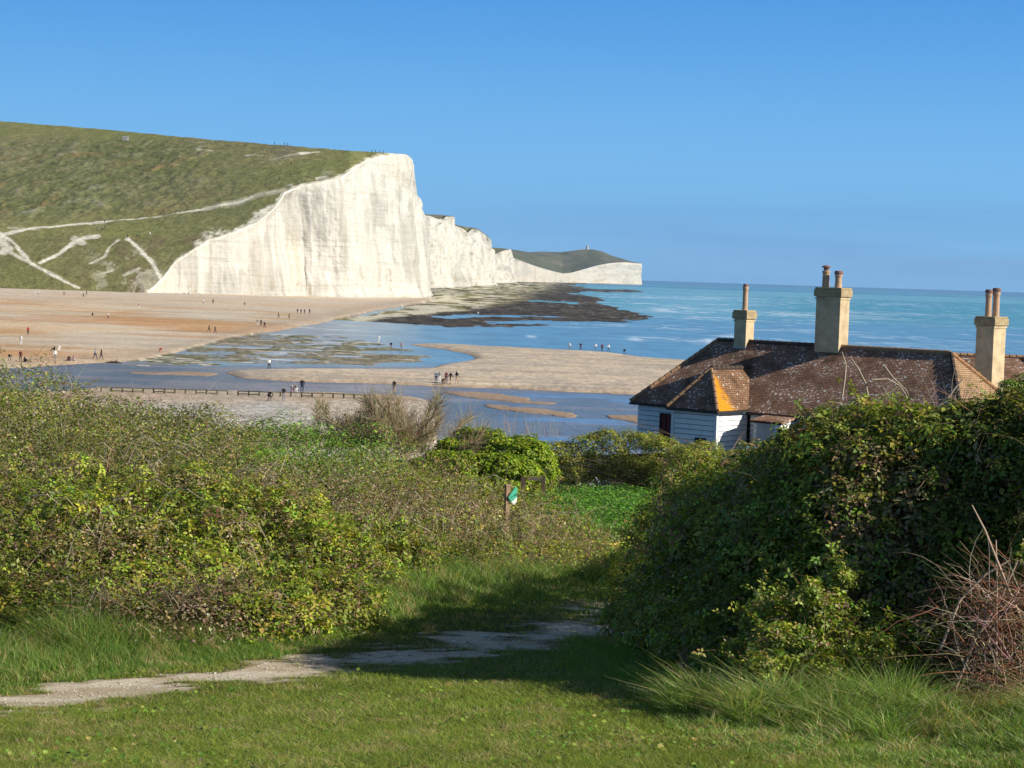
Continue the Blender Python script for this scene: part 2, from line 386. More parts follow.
c = mixc(c, blue, sstep(26, 44, below)*.85)
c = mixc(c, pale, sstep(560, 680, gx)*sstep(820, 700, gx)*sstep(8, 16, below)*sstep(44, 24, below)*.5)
# estuary: pale shallow water over the flats, slate river
flat = sstep(420, 300, gx)*sstep(318, 326, gy)*sstep(368, 360, gy)
c = mixc(c, (.24, .27, .30), flat*.8)
c = mixc(c, (.62, .60, .58), flat*sstep(.54, .62, fbm(SX/26, SY/6, 111, 5, .62))*.85)
river = np.maximum(sstep(364, 369, gy), sstep(230, 150, gx)*sstep(360, 364, gy))
c = mixc(c, (.13, .135, .15), river*.95)
c = mixc(c, (.24, .20, .19), river*sstep(.5, .62, fbm(SX/22, SY/7, 121, 5, .6))*.75)
c = mixc(c, (.13, .23, .40), river*sstep(470, 560, gx)*sstep(.58, .66, fbm(SX/25, SY/9, 131, 4, .6))*.9)
# foam of the surf
surf = sstep(500, 640, gx)*sstep(1100, 780, gx)*sstep(8, 20, below)*sstep(72, 58, below)
f = fbm(SX/26, SY/22, 141, 6, .62); f2 = fbm(SX/70, SY/60, 151, 4)
ridge = 1-np.abs(f-.5)*2
foam = sstep(.90, .97, ridge)*sstep(.44, .56, f2)*surf*.8
foam = np.maximum(foam, sstep(.62, .72, f*.6+f2*.4)*surf)
sp = np.exp(-(((gx-725)/22)**2+((gy-341)/5.5)**2)) + np.exp(-(((gx-672)/26)**2+((gy-309)/4)**2))*.7 + np.exp(-(((gx-640)/14)**2+((gy-339)/3)**2))*.6 + np.exp(-(((gx-531)/7)**2+((gy-337)/4)**2))*.5
foam = np.maximum(foam, sstep(.47, .60, fbm(SX/7, SY/16, 145, 5, .6)+sp*.10-.03)*sstep(.12, .6, sp))
caps = (fbm(SX/9, SY/30, 161, 3, .5) > .765)*sstep(640, 760, gx)*sstep(5, 14, below)*sstep(75, 60, below)*.4
foam = np.maximum(foam, caps)*(1-river)
c = mixc(c, (.72, .78, .82), np.clip(foam, 0, 1)*.85)
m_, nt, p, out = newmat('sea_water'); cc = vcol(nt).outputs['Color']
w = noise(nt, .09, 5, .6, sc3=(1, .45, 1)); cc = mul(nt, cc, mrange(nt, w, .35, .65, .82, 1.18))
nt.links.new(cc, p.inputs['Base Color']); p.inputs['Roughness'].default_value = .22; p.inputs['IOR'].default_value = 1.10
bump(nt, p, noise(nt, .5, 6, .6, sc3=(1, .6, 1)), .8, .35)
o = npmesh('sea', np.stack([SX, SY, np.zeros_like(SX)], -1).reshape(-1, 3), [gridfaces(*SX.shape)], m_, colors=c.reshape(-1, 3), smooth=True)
tag(o, kind='structure')

# ================================================================== DOWNS (grass hillside on the left)
TOPX = [-420, -200, 0, 100, 200, 300, 350, 388, 405, 430]; TOPY = [92, 106, 121, 129, 138.5, 146.5, 150.5, 153, 154, 158]
TOPD = [1450, 1400, 1310, 1240, 1165, 1092, 1072, 1084, 1096, 1100]
CEX = [-420, 0, 100, 148, 158, 168, 180, 205, 225, 250, 270, 281, 272, 283, 300, 330, 345, 362, 375, 388, 400, 410]
# lower edge of the grass: back of the beach, then the ragged edge of the cliff
LOX = [-420, -200, 0, 100, 150, 165, 175, 190, 210, 235, 260, 276, 285, 300, 322, 340, 352, 366, 388, 405, 430]
LOY = [287, 289, 291.5, 290.5, 291, 276, 262, 252, 240, 232, 221, 207, 193, 186, 182, 178, 170, 160, 155.5, 154.6, 160]
def hilld(px, py):
    '''distance of the turf seen at a pixel: it leans back evenly as it climbs'''
    t = np.clip((291.5-np.asarray(py, float))/(291.5-np.interp(px, TOPX, TOPY)), 0, 1)
    return 868 + (np.interp(px, TOPX, TOPD)-868)*(.18*t+.82*t**2.2)
def lowd(px): return hilld(px, np.interp(px, LOX, LOY))
def hillP(px, t):
    ly = np.interp(px, LOX, LOY); ty = np.interp(px, TOPX, TOPY); py = ly+(ty-ly)*t
    d = hilld(px, py)
    return py, d
NT, NP = 300, 520
tt = np.linspace(0, 1, NT); pp = np.linspace(-420, 405.5, NP)
T_, P_ = np.meshgrid(tt, pp, indexing='ij'); HY, HD = hillP(P_, T_)
V = at(P_, HY, HD); X, Y = V[..., 0], V[..., 1]
ja = (fbm(X/16, Y/40, 201, 5, .6)-.5); jb = (fbm(X/20, Y/35, 205, 5, .6)-.5)
qx, qy = P_+jb*9, HY+ja*7
scr = sstep(134, 146, qy)*sstep(232, 205, qy+(P_-0)*.03)*(.25+.75*sstep(260, 150, qx))
nA = fbm(X/14, Y/26, 211, 6, .68); nB = fbm(X/40, Y/80, 215, 4); nC = fbm(X/5, Y/9, 219, 5, .68); nD = fbm(X/22, Y/30, 223, 4)
c = mixc((.20, .205, .07), (.235, .22, .09), sstep(.4, .6, nB))
c = mixc(c, (.21, .215, .07), sstep(140, 128, HY)*.6)
c = mixc(c, mixc((.105, .12, .045), (.22, .21, .12), sstep(.40, .66, nA*.4+nC*.6)), scr*.65)
c = mixc(c, (.23, .17, .07), sstep(.58, .70, nD*.6+nC*.4)*scr*.8)
c = mixc(c, (.30, .28, .23), sstep(.64, .74, nC*.5+nA*.5)*scr*.8)
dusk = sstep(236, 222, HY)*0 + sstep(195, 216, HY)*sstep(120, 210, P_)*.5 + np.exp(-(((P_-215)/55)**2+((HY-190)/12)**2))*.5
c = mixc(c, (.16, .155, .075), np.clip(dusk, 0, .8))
c = mixc(c, (.24, .20, .14), sstep(.58, .66, nB)*sstep(235, 300, P_)*.5)
low = sstep(232, 242, HY)
c = mixc(c, (.165, .16, .065), low*.7); c = mixc(c, (.19, .14, .08), low*sstep(.5, .62, nA)*sstep(60, 120, P_)*.6)
chalk = np.zeros_like(X)
def stripe(pts, w, soft_=1.0, k=1.0):
    global chalk
    dd = dline(qx*.35+P_*.65, qy*.35+HY*.65, pts, 1.6)
    dd = dd + (nC-.5)*4.0 + (nD-.5)*2.5
    chalk = np.maximum(chalk, sstep(w+soft_, w*.5, dd)*k)
stripe([(-200, 262), (-60, 240), (0, 235), (30, 229), (100, 222), (160, 216), (205, 209), (240, 202), (262, 194)], .9, 1.2, .9)
stripe([(205, 209), (240, 202), (258, 195), (285, 190)], 2.2, 3.5, .45)
stripe([(0, 233), (14, 243), (30, 262), (55, 277), (78, 288)], 1.0, 1.2, .95)
stripe([(-10, 238), (4, 247), (18, 257), (40, 268), (76, 287)], 1.6, 1.5, .7)
stripe([(-60, 236), (0, 238), (8, 248), (2, 252)], 4.5, 2.5, .8)
stripe([(128, 239), (140, 250), (152, 262), (160, 277)], 1.8, 1.6, .95)
stripe([(41, 263), (60, 253), (72, 244), (84, 238), (98, 236)], 1.7, 1.2, .9)
stripe([(75, 239), (82, 243)], 3.5, 1.5, .7)
stripe([(90, 263), (104, 257), (110, 247), (119, 240)], .5, 1.2, .6)
stripe([(96, 275), (112, 270)], .8, 1.2, .6); stripe([(124, 275), (140, 268)], .6, 1.4, .5)
stripe([(8, 228), (40, 230)], .2, 1.2, .4)
stripe([(300, 153.5), (318, 152.5)], .8, 1.2, .9); stripe([(270, 160), (300, 153.5)], .3, 1.0, .35)
stripe([(244, 155.5), (262, 156)], .4, .9, .6); stripe([(196, 150), (213, 151)], .3, .8, .55); stripe([(190, 141.5), (205, 142)], .3, .8, .4)
stripe([(318, 178), (326, 177)], 1.2, 1.5, .7); stripe([(205, 232.5), (212, 233)], .5, 1, .7)
ce = HY - np.interp(P_, LOX, LOY)
edge_ch = sstep(-7, -.5, ce + (nC-.5)*26 + (nA-.5)*20)*sstep(140, 165, P_)*sstep(345, 290, P_)
edge_ch = np.maximum(edge_ch, sstep(-4, -.5, ce+(nC-.5)*6)*sstep(140, 150, P_))
patch = sstep(.545, .60, fbm(X/6, Y/14, 231, 5, .65)+.04*(nC-.5))*sstep(240, 258, HY)*sstep(70, 120, P_)*sstep(178, 158, P_)*.35
chalk = np.maximum(chalk, np.maximum(edge_ch*.95, patch*.8))
c = mixc(c, (.78, .72, .60), np.clip(chalk*(.9+.6*(nC-.3)), 0, 1))
V[..., 2] += (nA-.5)*(.8+2.2*scr) + (nC-.5)*(.4+1.3*scr)*(1-chalk)
hillV = V
# carry on over the skyline and down behind
back = []; bc = []
for k, (dy, dz) in enumerate(((20, -.4), (80, -4), (260, -30), (600, -110))):
    b = V[-1].copy(); b[:, 1] += dy; b[:, 0] += -b[:, 0]*0+(dy*b[:, 0]/b[:, 1]); b[:, 2] = np.maximum(b[:, 2]+dz, -1); back.append(b); bc.append(c[-1])
skirt = V[0].copy(); skirt[:, 2] = np.where(pp < 151, -2.0, skirt[:, 2]-.5); skirt[:, 1] += np.where(pp < 151, -3.0, 1.0)
V = np.concatenate([skirt[None], V, np.stack(back)]); c = np.concatenate([c[:1], c, np.stack(bc)])
DOWNM = vmat('downs_turf', .95, .05, layers=((.16, .78, 1.22, None), (.6, .68, 1.32, None)), bumps=(.45, .55, 1.1))
o = npmesh('hillside', V.reshape(-1, 3), [gridfaces(V.shape[0], NP)], DOWNM, colors=c.reshape(-1, 3), smooth=True)
tag(o, kind='structure')

# ================================================================== CHALK CLIFFS
CHALK = vmat('chalk_face', .95, .05, layers=((.16, .90, 1.06, (1, 1, .35)), (.9, .93, 1.05, (1, 1, 2.2)), (.55, .86, 1.07, (1, 1, .10)), (.5, .90, 1.04, (.06, .06, 3))), bumps=(.55, .55, .9))
def cliff(name, pts, zb=.5, amp=3.0, seed=0, batter=.12, n_s=420, n_t=110, green=0.0, closeback=30, tint=(.585, .56, .50)):
    """pts: (px, py of the edge, distance); the wall drops from the edge to the shore, leaning back a little"""
    pts = np.asarray(pts, float); s = np.concatenate([[0], np.cumsum(np.hypot(np.diff(pts[:, 0]), np.diff(pts[:, 1])*.5)+1e-3+np.abs(np.diff(pts[:, 2]))*.03)]); s /= s[-1]
    ss = np.linspace(0, 1, n_s); px = np.interp(ss, s, pts[:, 0]); py = np.interp(ss, s, pts[:, 1]); d = np.interp(ss, s, pts[:, 2])
    top = at(px, py, d); L = np.concatenate([[0], np.cumsum(np.linalg.norm(np.diff(top[:, :2], axis=0), axis=1))])
    tan = np.gradient(top[:, :2], axis=0); tan /= np.linalg.norm(tan, axis=1)[:, None]+1e-9
    k = 15; ker = np.ones(k)/k
    tan = np.stack([np.convolve(np.pad(tan[:, i], k//2, mode='edge'), ker, 'valid') for i in range(2)], 1); tan /= np.linalg.norm(tan, axis=1)[:, None]+1e-9
    nrm = np.stack([tan[:, 1], -tan[:, 0]], 1)           # outward: towards the sea
    t = np.linspace(0, 1, n_t); Tt, Ss = np.meshgrid(t, np.arange(n_s), indexing='ij'); Lg = L[Ss]; sc_ = d[Ss]/1000
    h = top[Ss, 2]-zb; Zz = top[Ss, 2]-h*Tt; full = np.clip(h/70, .15, 1.0)
    flute = (fbm(Lg/34/sc_, Zz/160+seed, 301+seed, 3, .5)-.5)*2.2 + (np.abs(fbm(Lg/12/sc_, Zz/80+seed, 311+seed, 3, .5)-.5))*-2.2
    blk = (fbm(Lg/14/sc_, Zz/22, 321+seed, 4, .5)-.5)*2.2 + (fbm(Lg/3, Zz/1.3, 331+seed, 3, .6)-.5)*.22
    talus = np.maximum(0, Tt-.93)/.07*2.5*fbm(Lg/20/sc_, Lg*0, 341+seed, 3)
    off = (amp*(flute*sstep(0, .12, Tt)*1.0+blk*sstep(0, .05, Tt))+batter*h*Tt+talus)*np.clip(full*1.2, .2, 1)
    P = np.stack([top[Ss, 0]+nrm[Ss, 0]*off, top[Ss, 1]+nrm[Ss, 1]*off, Zz], -1)
    st = fbm(Lg/5/sc_, Zz/60, 351+seed, 5, .65); gr = fbm(Lg/35/sc_, Zz/28, 361+seed, 4); ln = fbm(Lg/60, Zz/.9, 371+seed, 3, .5)
    C = mixc(np.broadcast_to(tint, P.shape), (.44, .425, .385), sstep(.55, .62, gr*.7+st*.3)*.85)  # grey patches put slab shadows into the chalk colour
    C = mixc(C, (.44, .41, .34), sstep(.56, .70, st)*.6); C = mixc(C, (.64, .55, .40), sstep(.55, .75, fbm(Lg/30/sc_, Zz/60, 381+seed, 4))*.3)
    C = C*(1-.10*sstep(.62, .75, ln)[..., None])
    C = mixc(C, (.30, .27, .20), sstep(.97, 1, Tt)*.35)
    C = mixc(C, (.30, .25, .15), sstep(.72, .8, fbm(Lg/8/sc_, Zz/9, 391+seed, 4))*sstep(.6, .95, Tt)*.6)
    C = mixc(C, (.13, .125, .06), np.clip(sstep(.045, 0, Tt+(st-.5)*.05), 0, 1)*green)
    return npmesh(name, P.reshape(-1, 3), [gridfaces(n_t, n_s)], CHALK, colors=C.reshape(-1, 3), smooth=True), top, nrm
# the near headland: edge follows the ragged lower edge of the grass
px1 = np.array([150, 158, 165, 175, 190, 210, 235, 260, 276, 285, 300, 322, 340, 352, 366, 388, 397, 405])
e1 = [(x, np.interp(x, LOX, LOY)-.3, lowd(x)+.5) for x in px1]
e1 += [(409, 156, 1102), (412.5, 160, 1108), (414, 170, 1118), (416, 185, 1130), (417.5, 196, 1142), (421, 198.5, 1155), (421.5, 203, 1168), (421.5, 208, 1185), (424, 213, 1210), (426, 217, 1245), (426, 222, 1295), (424, 226, 1370)]
cl, top1, n1_ = cliff('cliff', e1, amp=2.4, seed=1, n_s=760, n_t=200)
tag(cl, kind='structure')
e2 = [(415, 213, 1900), (425.5, 215.3, 1900), (431, 216, 1930), (438, 219, 1960), (443, 219, 2000), (446, 216.5, 2040), (453, 216.5, 2100), (454.8, 217.5, 2140), (455.2, 225.5, 2190), (462, 228, 2260), (466, 231, 2360), (467, 233, 2480), (472, 229, 2500), (478, 230, 2560),
      (484, 234, 2640), (489.5, 238, 2720), (490.6, 240, 2760), (491, 247, 2900), (490, 250, 3200)]
cl2, _, _ = cliff('cliff', e2, amp=6, seed=7, n_s=520, n_t=90, green=.2)
tag(cl2, kind='structure')
e3 = [(484, 257, 3700), (492.5, 255, 3750), (500, 252, 3850), (506, 250, 3950), (510, 249, 4050), (510.8, 250, 4200), (510.5, 256, 4400)]
cl3, _, _ = cliff('cliff', e3, amp=8, seed=13, n_s=160, n_t=50)
tag(cl3, kind='structure')
e4 = [(500, 256, 5000), (511, 257, 5000), (520, 260.5, 5100), (532, 265, 5250), (545, 269, 5400), (556, 272, 5550), (563, 273.5, 5650), (571, 272.8, 5800), (585, 269, 5900), (600, 264.8, 6000), (612, 262.8, 6080), (625, 262.2, 6150), (636, 263.3, 6220), (641.5, 263.6, 6280), (642, 264.5, 6500)]
cl4, _, _ = cliff('cliff', e4, amp=3, batter=.03, seed=19, n_s=320, n_t=50, tint=(.56, .52, .45))
tag(cl4, kind='structure')
# turf on top of the further cliffs, running back inland (to the left and away)
def turf(name, front, rows, ncol=160, seed=0, c0=(.11, .12, .06), c1=(.18, .16, .10), amp=2.0):
    front = np.asarray(front, float); xs = np.linspace(front[0, 0], front[-1, 0], ncol)
    lines = [np.stack([xs, np.interp(xs, front[:, 0], front[:, 1]), np.interp(xs, front[:, 0], front[:, 2])], 1)]
    for r in rows:
        r = np.asarray(r, float); xr = np.linspace(r[0, 0], r[-1, 0], ncol)
        lines.append(np.stack([xr, np.interp(xr, r[:, 0], r[:, 1]), np.interp(xr, r[:, 0], r[:, 2])], 1))
    A = np.stack(lines); k = np.linspace(0, len(lines)-1, 50); i0 = np.minimum(k.astype(int), len(lines)-2); f_ = (k-i0)[:, None, None]
    G = A[i0]*(1-f_)+A[i0+1]*f_; P = at(G[..., 0], G[..., 1], G[..., 2]); X, Y = P[..., 0], P[..., 1]
    n = fbm(X/60, Y/160, 401+seed, 5, .6); P[..., 2] += (n-.5)*amp*2
    C = mixc(np.broadcast_to(c0, P.shape), c1, sstep(.42, .62, n))
    o = npmesh(name, P.reshape(-1, 3), [gridfaces(50, ncol)], DOWNM, colors=C.reshape(-1, 3), smooth=True); return tag(o, kind='structure')
turf('hill', [(410, 215, 1850), (425.5, 215.3, 1900), (431, 216, 1930), (438, 219, 1960), (443, 219, 2000), (446, 216.5, 2040), (453, 216.5, 2100)],
     [[(405, 214, 2000), (425, 215.0, 2150), (440, 215.6, 2200), (452.5, 216.3, 2260)], [(400, 225, 3000), (452, 224, 3000)]], seed=1)
turf('hill', [(455.2, 225.5, 2190), (462, 228, 2260), (466, 231, 2360), (467, 233, 2480), (472, 229.2, 2500), (478, 230.2, 2560), (489.5, 238, 2720)],
     [[(455, 224.5, 2400), (462, 226, 2500), (472, 228.2, 2700), (478, 229.6, 2800), (489, 237.5, 2900)], [(440, 235, 4000), (488, 245, 4000)]], seed=2)
turf('hill', [(484, 257, 3700), (492.5, 255, 3750), (500, 252, 3850), (506, 250, 3950), (510, 249, 4050)],
     [[(484, 248, 3900), (493, 247.5, 3950), (500, 248, 4000), (506, 248.6, 4080), (510, 248.8, 4150)], [(480, 262, 5500), (509, 262, 5500)]], seed=3)
turf('hill', [(480, 259, 4950), (511, 257, 5000), (532, 265, 5250), (556, 272, 5550), (563, 273.5, 5650), (571, 272.8, 5800), (600, 264.8, 6000), (612, 262.8, 6080), (625, 262.2, 6150), (636, 263.3, 6220), (641.5, 263.6, 6280)],
     [[(480, 252, 5600), (511, 252, 5700), (532, 257, 5900), (563, 266, 6100), (600, 261, 6300), (625, 261.8, 6400), (641.5, 263.4, 6450)],
      [(478, 248.5, 6300), (500, 247.6, 6400), (515, 249.5, 6450), (530, 252, 6500), (545, 251.2, 6600), (560, 252, 6700), (572, 250.5, 6750), (585, 249, 6800), (593, 249.2, 6800), (602, 251, 6800), (612, 255.5, 6800), (622, 258.5, 6700), (632, 261.5, 6650), (641, 263.3, 6600)],
      [(470, 262, 9000), (641, 266, 9000)]], seed=4, c0=(.085, .10, .06), c1=(.15, .14, .10), amp=3)
turf('hill', [(600, 264.8, 6000), (612, 262.8, 6080), (625, 262.2, 6150)], [[(600, 264, 6050), (625, 262, 6200)]], seed=5, c0=(.12, .13, .07))
# a pale fallen-chalk gully where the far valley meets the sea
# fallen chalk at the foot of the near cliff
n_ = 2600; q_ = rng.uniform(160, 432, n_)**1.0; dd_ = np.interp(q_, [150, 200, 262, 300, 345, 388, 405, 432], [869, 905, 985, 1050, 1062, 1078, 1092, 1150])-rng.exponential(4, n_)-2
cxy = np.stack([(q_-512)/F*dd_, dd_, np.full(n_, .3)+sstep(330, 150, q_)*.9], 1); sz = rng.exponential(.32, n_)+.12; sz = np.minimum(sz*np.where(rng.random(n_) < .02, 3, 1), 2.2)
base_ = np.array([[1, 0, 0], [0, 1, 0], [-1, 0, 0], [0, -1, 0], [0, 0, .8], [0, 0, -.5]])
V_ = (cxy[:, None]+base_[None]*sz[:, None, None]*(.6+.8*rng.random((n_, 6, 1)))).reshape(-1, 3); f_ = (np.arange(n_)[:, None, None]*6+np.array([[0, 1, 4], [1, 2, 4], [2, 3, 4], [3, 0, 4], [1, 0, 5], [2, 1, 5], [3, 2, 5], [0, 3, 5]])[None]).reshape(-1, 3)
tag(npmesh('chalk_rubble', V_, [f_], CHALK, colors=np.repeat(np.array([.58, .55, .48])[None]*rng.uniform(.55, 1.1, (n_, 1)), 6, axis=0)), kind='stuff')
# ================================================================== AIR
hb = MB(); hx0, hx1, hy0, hy1, hz0, hz1 = -1500, 3500, -60, 9800, -3.0, 150.0
hb.box(((hx0+hx1)/2, (hy0+hy1)/2, (hz0+hz1)/2), (hx1-hx0, hy1-hy0, hz1-hz0))
hm = bpy.data.materials.new('haze_air'); hm.use_nodes = True; hm.node_tree.nodes.clear()
ho_ = hm.node_tree.nodes.new('ShaderNodeOutputMaterial'); hv = hm.node_tree.nodes.new('ShaderNodeVolumePrincipled')
hv.inputs['Color'].default_value = (.62, .78, 1, 1); hv.inputs['Density'].default_value = 3.0e-5; hv.inputs['Anisotropy'].default_value = 0.0
hm.node_tree.links.new(hv.outputs[0], ho_.inputs['Volume'])
tag(hb.build('haze', hm), kind='stuff')
# ================================================================== NEAR GROUND
# heights relative to the eye, found from where each spot sits in the view and how far it is
GC = [(0, 0, -1.65), (-6, 0, -1.7), (8, 0, -1.6), (0, 5, -1.95), (-6, 6, -2.1), (7, 6, -1.9), (0, 9, -2.33), (-3, 9, -2.42), (3, 9, -2.25), (9, 9, -2.2),
      (-3.5, 13, -2.95), (0, 12, -2.68), (3, 12, -2.6), (8, 12, -2.5), (-7, 13, -3.0), (-1.4, 15, -3.02), (.6, 16, -3.05), (3, 17, -3.1), (9, 17, -3.0), (.9, 18.5, -3.22),
      (-8, 18, -2.95), (-4, 18, -2.95), (-1.5, 18.5, -3.05), (0, 22, -3.5), (2, 25, -3.85), (8, 25, -3.8), (-8, 30, -3.4), (-14, 30, -3.0), (-3, 30, -4.1), (1.5, 30, -4.35), (2.2, 35, -4.75), (8, 35, -4.8),
      (-13.5, 48, -4.0), (-7, 48, -5.0), (-2.5, 48, -5.8), (3, 50, -6.0), (12, 50, -6.0), (22, 50, -5.8), (-20, 48, -3.6), (5, 65, -7.0), (0, 70, -7.4), (12, 90, -8), (22, 90, -8), (8, 88, -8), (30, 88, -8.1), (16, 80, -7.9), (6, 80, -7.8),
      (-16, 62, -5.6), (-24, 65, -5.4), (-8, 65, -7.0), (-10, 90, -9.4), (-26, 90, -9.5), (0, 100, -9.5), (0, 125, -12.5), (-20, 125, -12.8), (25, 125, -12.5), (50, 120, -12.0), (0, 160, -15.6), (-45, 160, -15.6), (45, 160, -15.6), (90, 160, -15.6), (-45, 90, -9.5), (-45, 50, -4.5), (60, 90, -9), (60, 50, -6.5), (30, 20, -3), (-30, 15, -2.4), (-45, 125, -13)]
GC = np.array(GC, float)
def _warp(x, y): return x/(6+.25*np.maximum(y, 0)), np.log(np.maximum(y, -4)+9)*3.2
def make_rbf(P, Z, eps=1e-6):
    u, v = _warp(P[:, 0], P[:, 1]); A = np.hypot(u[:, None]-u[None], v[:, None]-v[None]); n = len(u)
    K = np.zeros((n+1, n+1)); K[:n, :n] = A+np.eye(n)*eps; K[n, :n] = 1; K[:n, n] = 1
    w = np.linalg.solve(K, np.append(Z, 0))
    def f(x, y):
        x = np.asarray(x, float); sh = np.broadcast(x, y).shape
        U, V = _warp(np.broadcast_to(x, sh).ravel(), np.broadcast_to(y, sh).ravel()); o = np.empty(len(U))
        for i in range(0, len(U), 20000):
            s = slice(i, i+20000); o[s] = np.hypot(U[s, None]-u, V[s, None]-v)@w[:n]+w[n]
        return o.reshape(sh)
    return f
_g = make_rbf(GC[:, :2], GC[:, 2], .02)
def G(x, y):
    x = np.asarray(x, float); y = np.asarray(y, float)
    return CZ + _g(x, y) + (fbm(x/1.7, y/1.7, 501, 3)-.5)*.07 + (fbm(x/6, y/6, 505, 3)-.5)*.12*sstep(6, 20, y)
def gpt(px, py, lo=4.0, hi=150.0):
    """where the view ray through a pixel meets the near ground"""
    D = ray(px, py); D = D/D[1]; a, b = lo, hi
    ys = np.linspace(lo, hi, 700); z = CZ+D[2]*ys; g = G(D[0]*ys, ys); k = np.argmax(z < g)
    y = ys[k]; 
    if k > 0:
        f0 = z[k-1]-g[k-1]; f1 = z[k]-g[k]; y = ys[k-1]+(ys[k]-ys[k-1])*f0/(f0-f1)
    return np.array([D[0]*y, y, CZ+D[2]*y])
# path centre line and half-widths from the picture
PATHPX = [(-60, 722, 705), (0, 716, 697), (80, 706, 688), (150, 694, 676), (240, 684, 665), (300, 676, 656), (350, 669, 652), (410, 663, 645), (450, 660, 641), (520, 652, 633), (570, 642, 624), (600, 632, 616)]
pa = []
for x, yb, yt in PATHPX:
    A, B = gpt(x, yb), gpt(x, yt); pa.append(((A[0]+B[0])/2, (A[1]+B[1])/2, abs(B[1]-A[1])/2))
pa += [(1.55, 20.0, .55), (1.95, 23.5, .5), (2.3, 28, .5), (2.7, 34, .5)]
pa = np.array(pa)
def pathdist(x, y):
    best = np.full(x.shape, 1e9); wd = np.full(x.shape, 1.0)
    for i in range(len(pa)-1):
        ax, ay, aw = pa[i]; bx, by, bw = pa[i+1]; dx, dy = bx-ax, by-ay; t = np.clip(((x-ax)*dx+(y-ay)*dy)/(dx*dx+dy*dy), 0, 1)
        d = np.hypot(x-ax-t*dx, y-ay-t*dy); k = d < best; best = np.where(k, d, best); wd = np.where(k, aw+(bw-aw)*t, wd)
    return best, wd
yy = np.concatenate([np.linspace(-6, 3, 12), np.geomspace(3.3, 62, 330), np.linspace(63, 162, 70)]); uu = np.linspace(-1, 1, 260)
U, Yg = np.meshgrid(uu, yy); halfw = 14+np.maximum(Yg, 0)*.42; Xg = U*halfw; Zg = G(Xg, Yg)
s1 = fbm(Xg/.8, Yg/.8, 511, 4); s2 = fbm(Xg/3, Yg/3, 515, 4)
pd_, pw_ = pathdist(Xg, Yg)
cg = mixc((.10, .14, .03), (.16, .17, .05), sstep(.4, .6, s2)); cg = mixc(cg, (.10, .085, .045), sstep(.5, .7, s1)*.4)
cg = mixc(cg, (.16, .13, .09), sstep(1.5, .9, pd_/np.maximum(pw_, .1))*.8)
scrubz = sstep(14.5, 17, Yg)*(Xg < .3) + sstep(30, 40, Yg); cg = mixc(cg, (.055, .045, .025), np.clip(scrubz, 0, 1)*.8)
cg = mixc(cg, (.36, .29, .24), sstep(120, 140, Yg))
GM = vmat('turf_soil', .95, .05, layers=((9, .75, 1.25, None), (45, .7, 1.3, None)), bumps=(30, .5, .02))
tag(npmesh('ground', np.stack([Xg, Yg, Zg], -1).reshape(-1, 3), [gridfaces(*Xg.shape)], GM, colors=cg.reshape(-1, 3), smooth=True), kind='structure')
# path: bare chalk and earth worn through the turf, ragged edges and grass islands
L = np.concatenate([[0], np.cumsum(np.hypot(np.diff(pa[:, 0]), np.diff(pa[:, 1])))]); n_l = int(L[-1]/.035); ls = np.linspace(0, L[-1], n_l)
cx = np.interp(ls, L, pa[:, 0]); cy = np.interp(ls, L, pa[:, 1]); cw = np.interp(ls, L, pa[:, 2])
tx = np.gradient(cx); ty = np.gradient(cy); tl = np.hypot(tx, ty); tx /= tl; ty /= tl
k = 41; ker = np.ones(k)/k; tx = np.convolve(np.pad(tx, k//2, mode='edge'), ker, 'valid'); ty = np.convolve(np.pad(ty, k//2, mode='edge'), ker, 'valid')
v = np.linspace(-1.5, 1.5, 90); Vv, Ii = np.meshgrid(v, np.arange(n_l)); Xp = cx[Ii]-ty[Ii]*Vv*cw[Ii]; Yp = cy[Ii]+tx[Ii]*Vv*cw[Ii]
def bare(x, y, q):
    """how worn the ground is: above zero is bare"""
    e = fbm(x/.9, y/.45, 521, 5, .62)-.5; e2 = fbm(x/.28, y/.16, 525, 4, .6)-.5
    return (1-q)*1.1 + e*2.1 + e2*1.5 - .75*sstep(.54, .62, fbm(x/.9, y/.5, 541, 4)) + .0 - .8*np.exp(-((q)/.16)**2)*(fbm(x/1.5, y/1.5, 529, 3) > .47)
def bareat(x, y):
    d, w = pathdist(x, y); return bare(x, y, d/np.maximum(w, .1))
Bp = bareat(Xp, Yp); Zp = G(Xp, Yp)+.004
cp = mixc((.50, .40, .27), (.66, .56, .42), sstep(.35, .65, fbm(Xp/.5, Yp/.3, 531, 4))); cp = mixc(cp, (.22, .17, .10), sstep(.45, .0, Bp)*.7)
cp = mixc(cp, (.72, .68, .60), (fbm(Xp/.06, Yp/.05, 535, 2) > .80)*.7)
fa = gridfaces(n_l, 90); keep = (Bp.ravel()[fa].max(1) > 0); fa = fa[keep]
PM = vmat('worn_chalk_earth', .95, .05, layers=((12, .82, 1.15, None), (60, .8, 1.2, None)), bumps=(45, .6, .015))
tag(npmesh('path', np.stack([Xp, Yp, Zp], -1).reshape(-1, 3), [fa], PM, colors=cp.reshape(-1, 3), smooth=True), kind='structure')

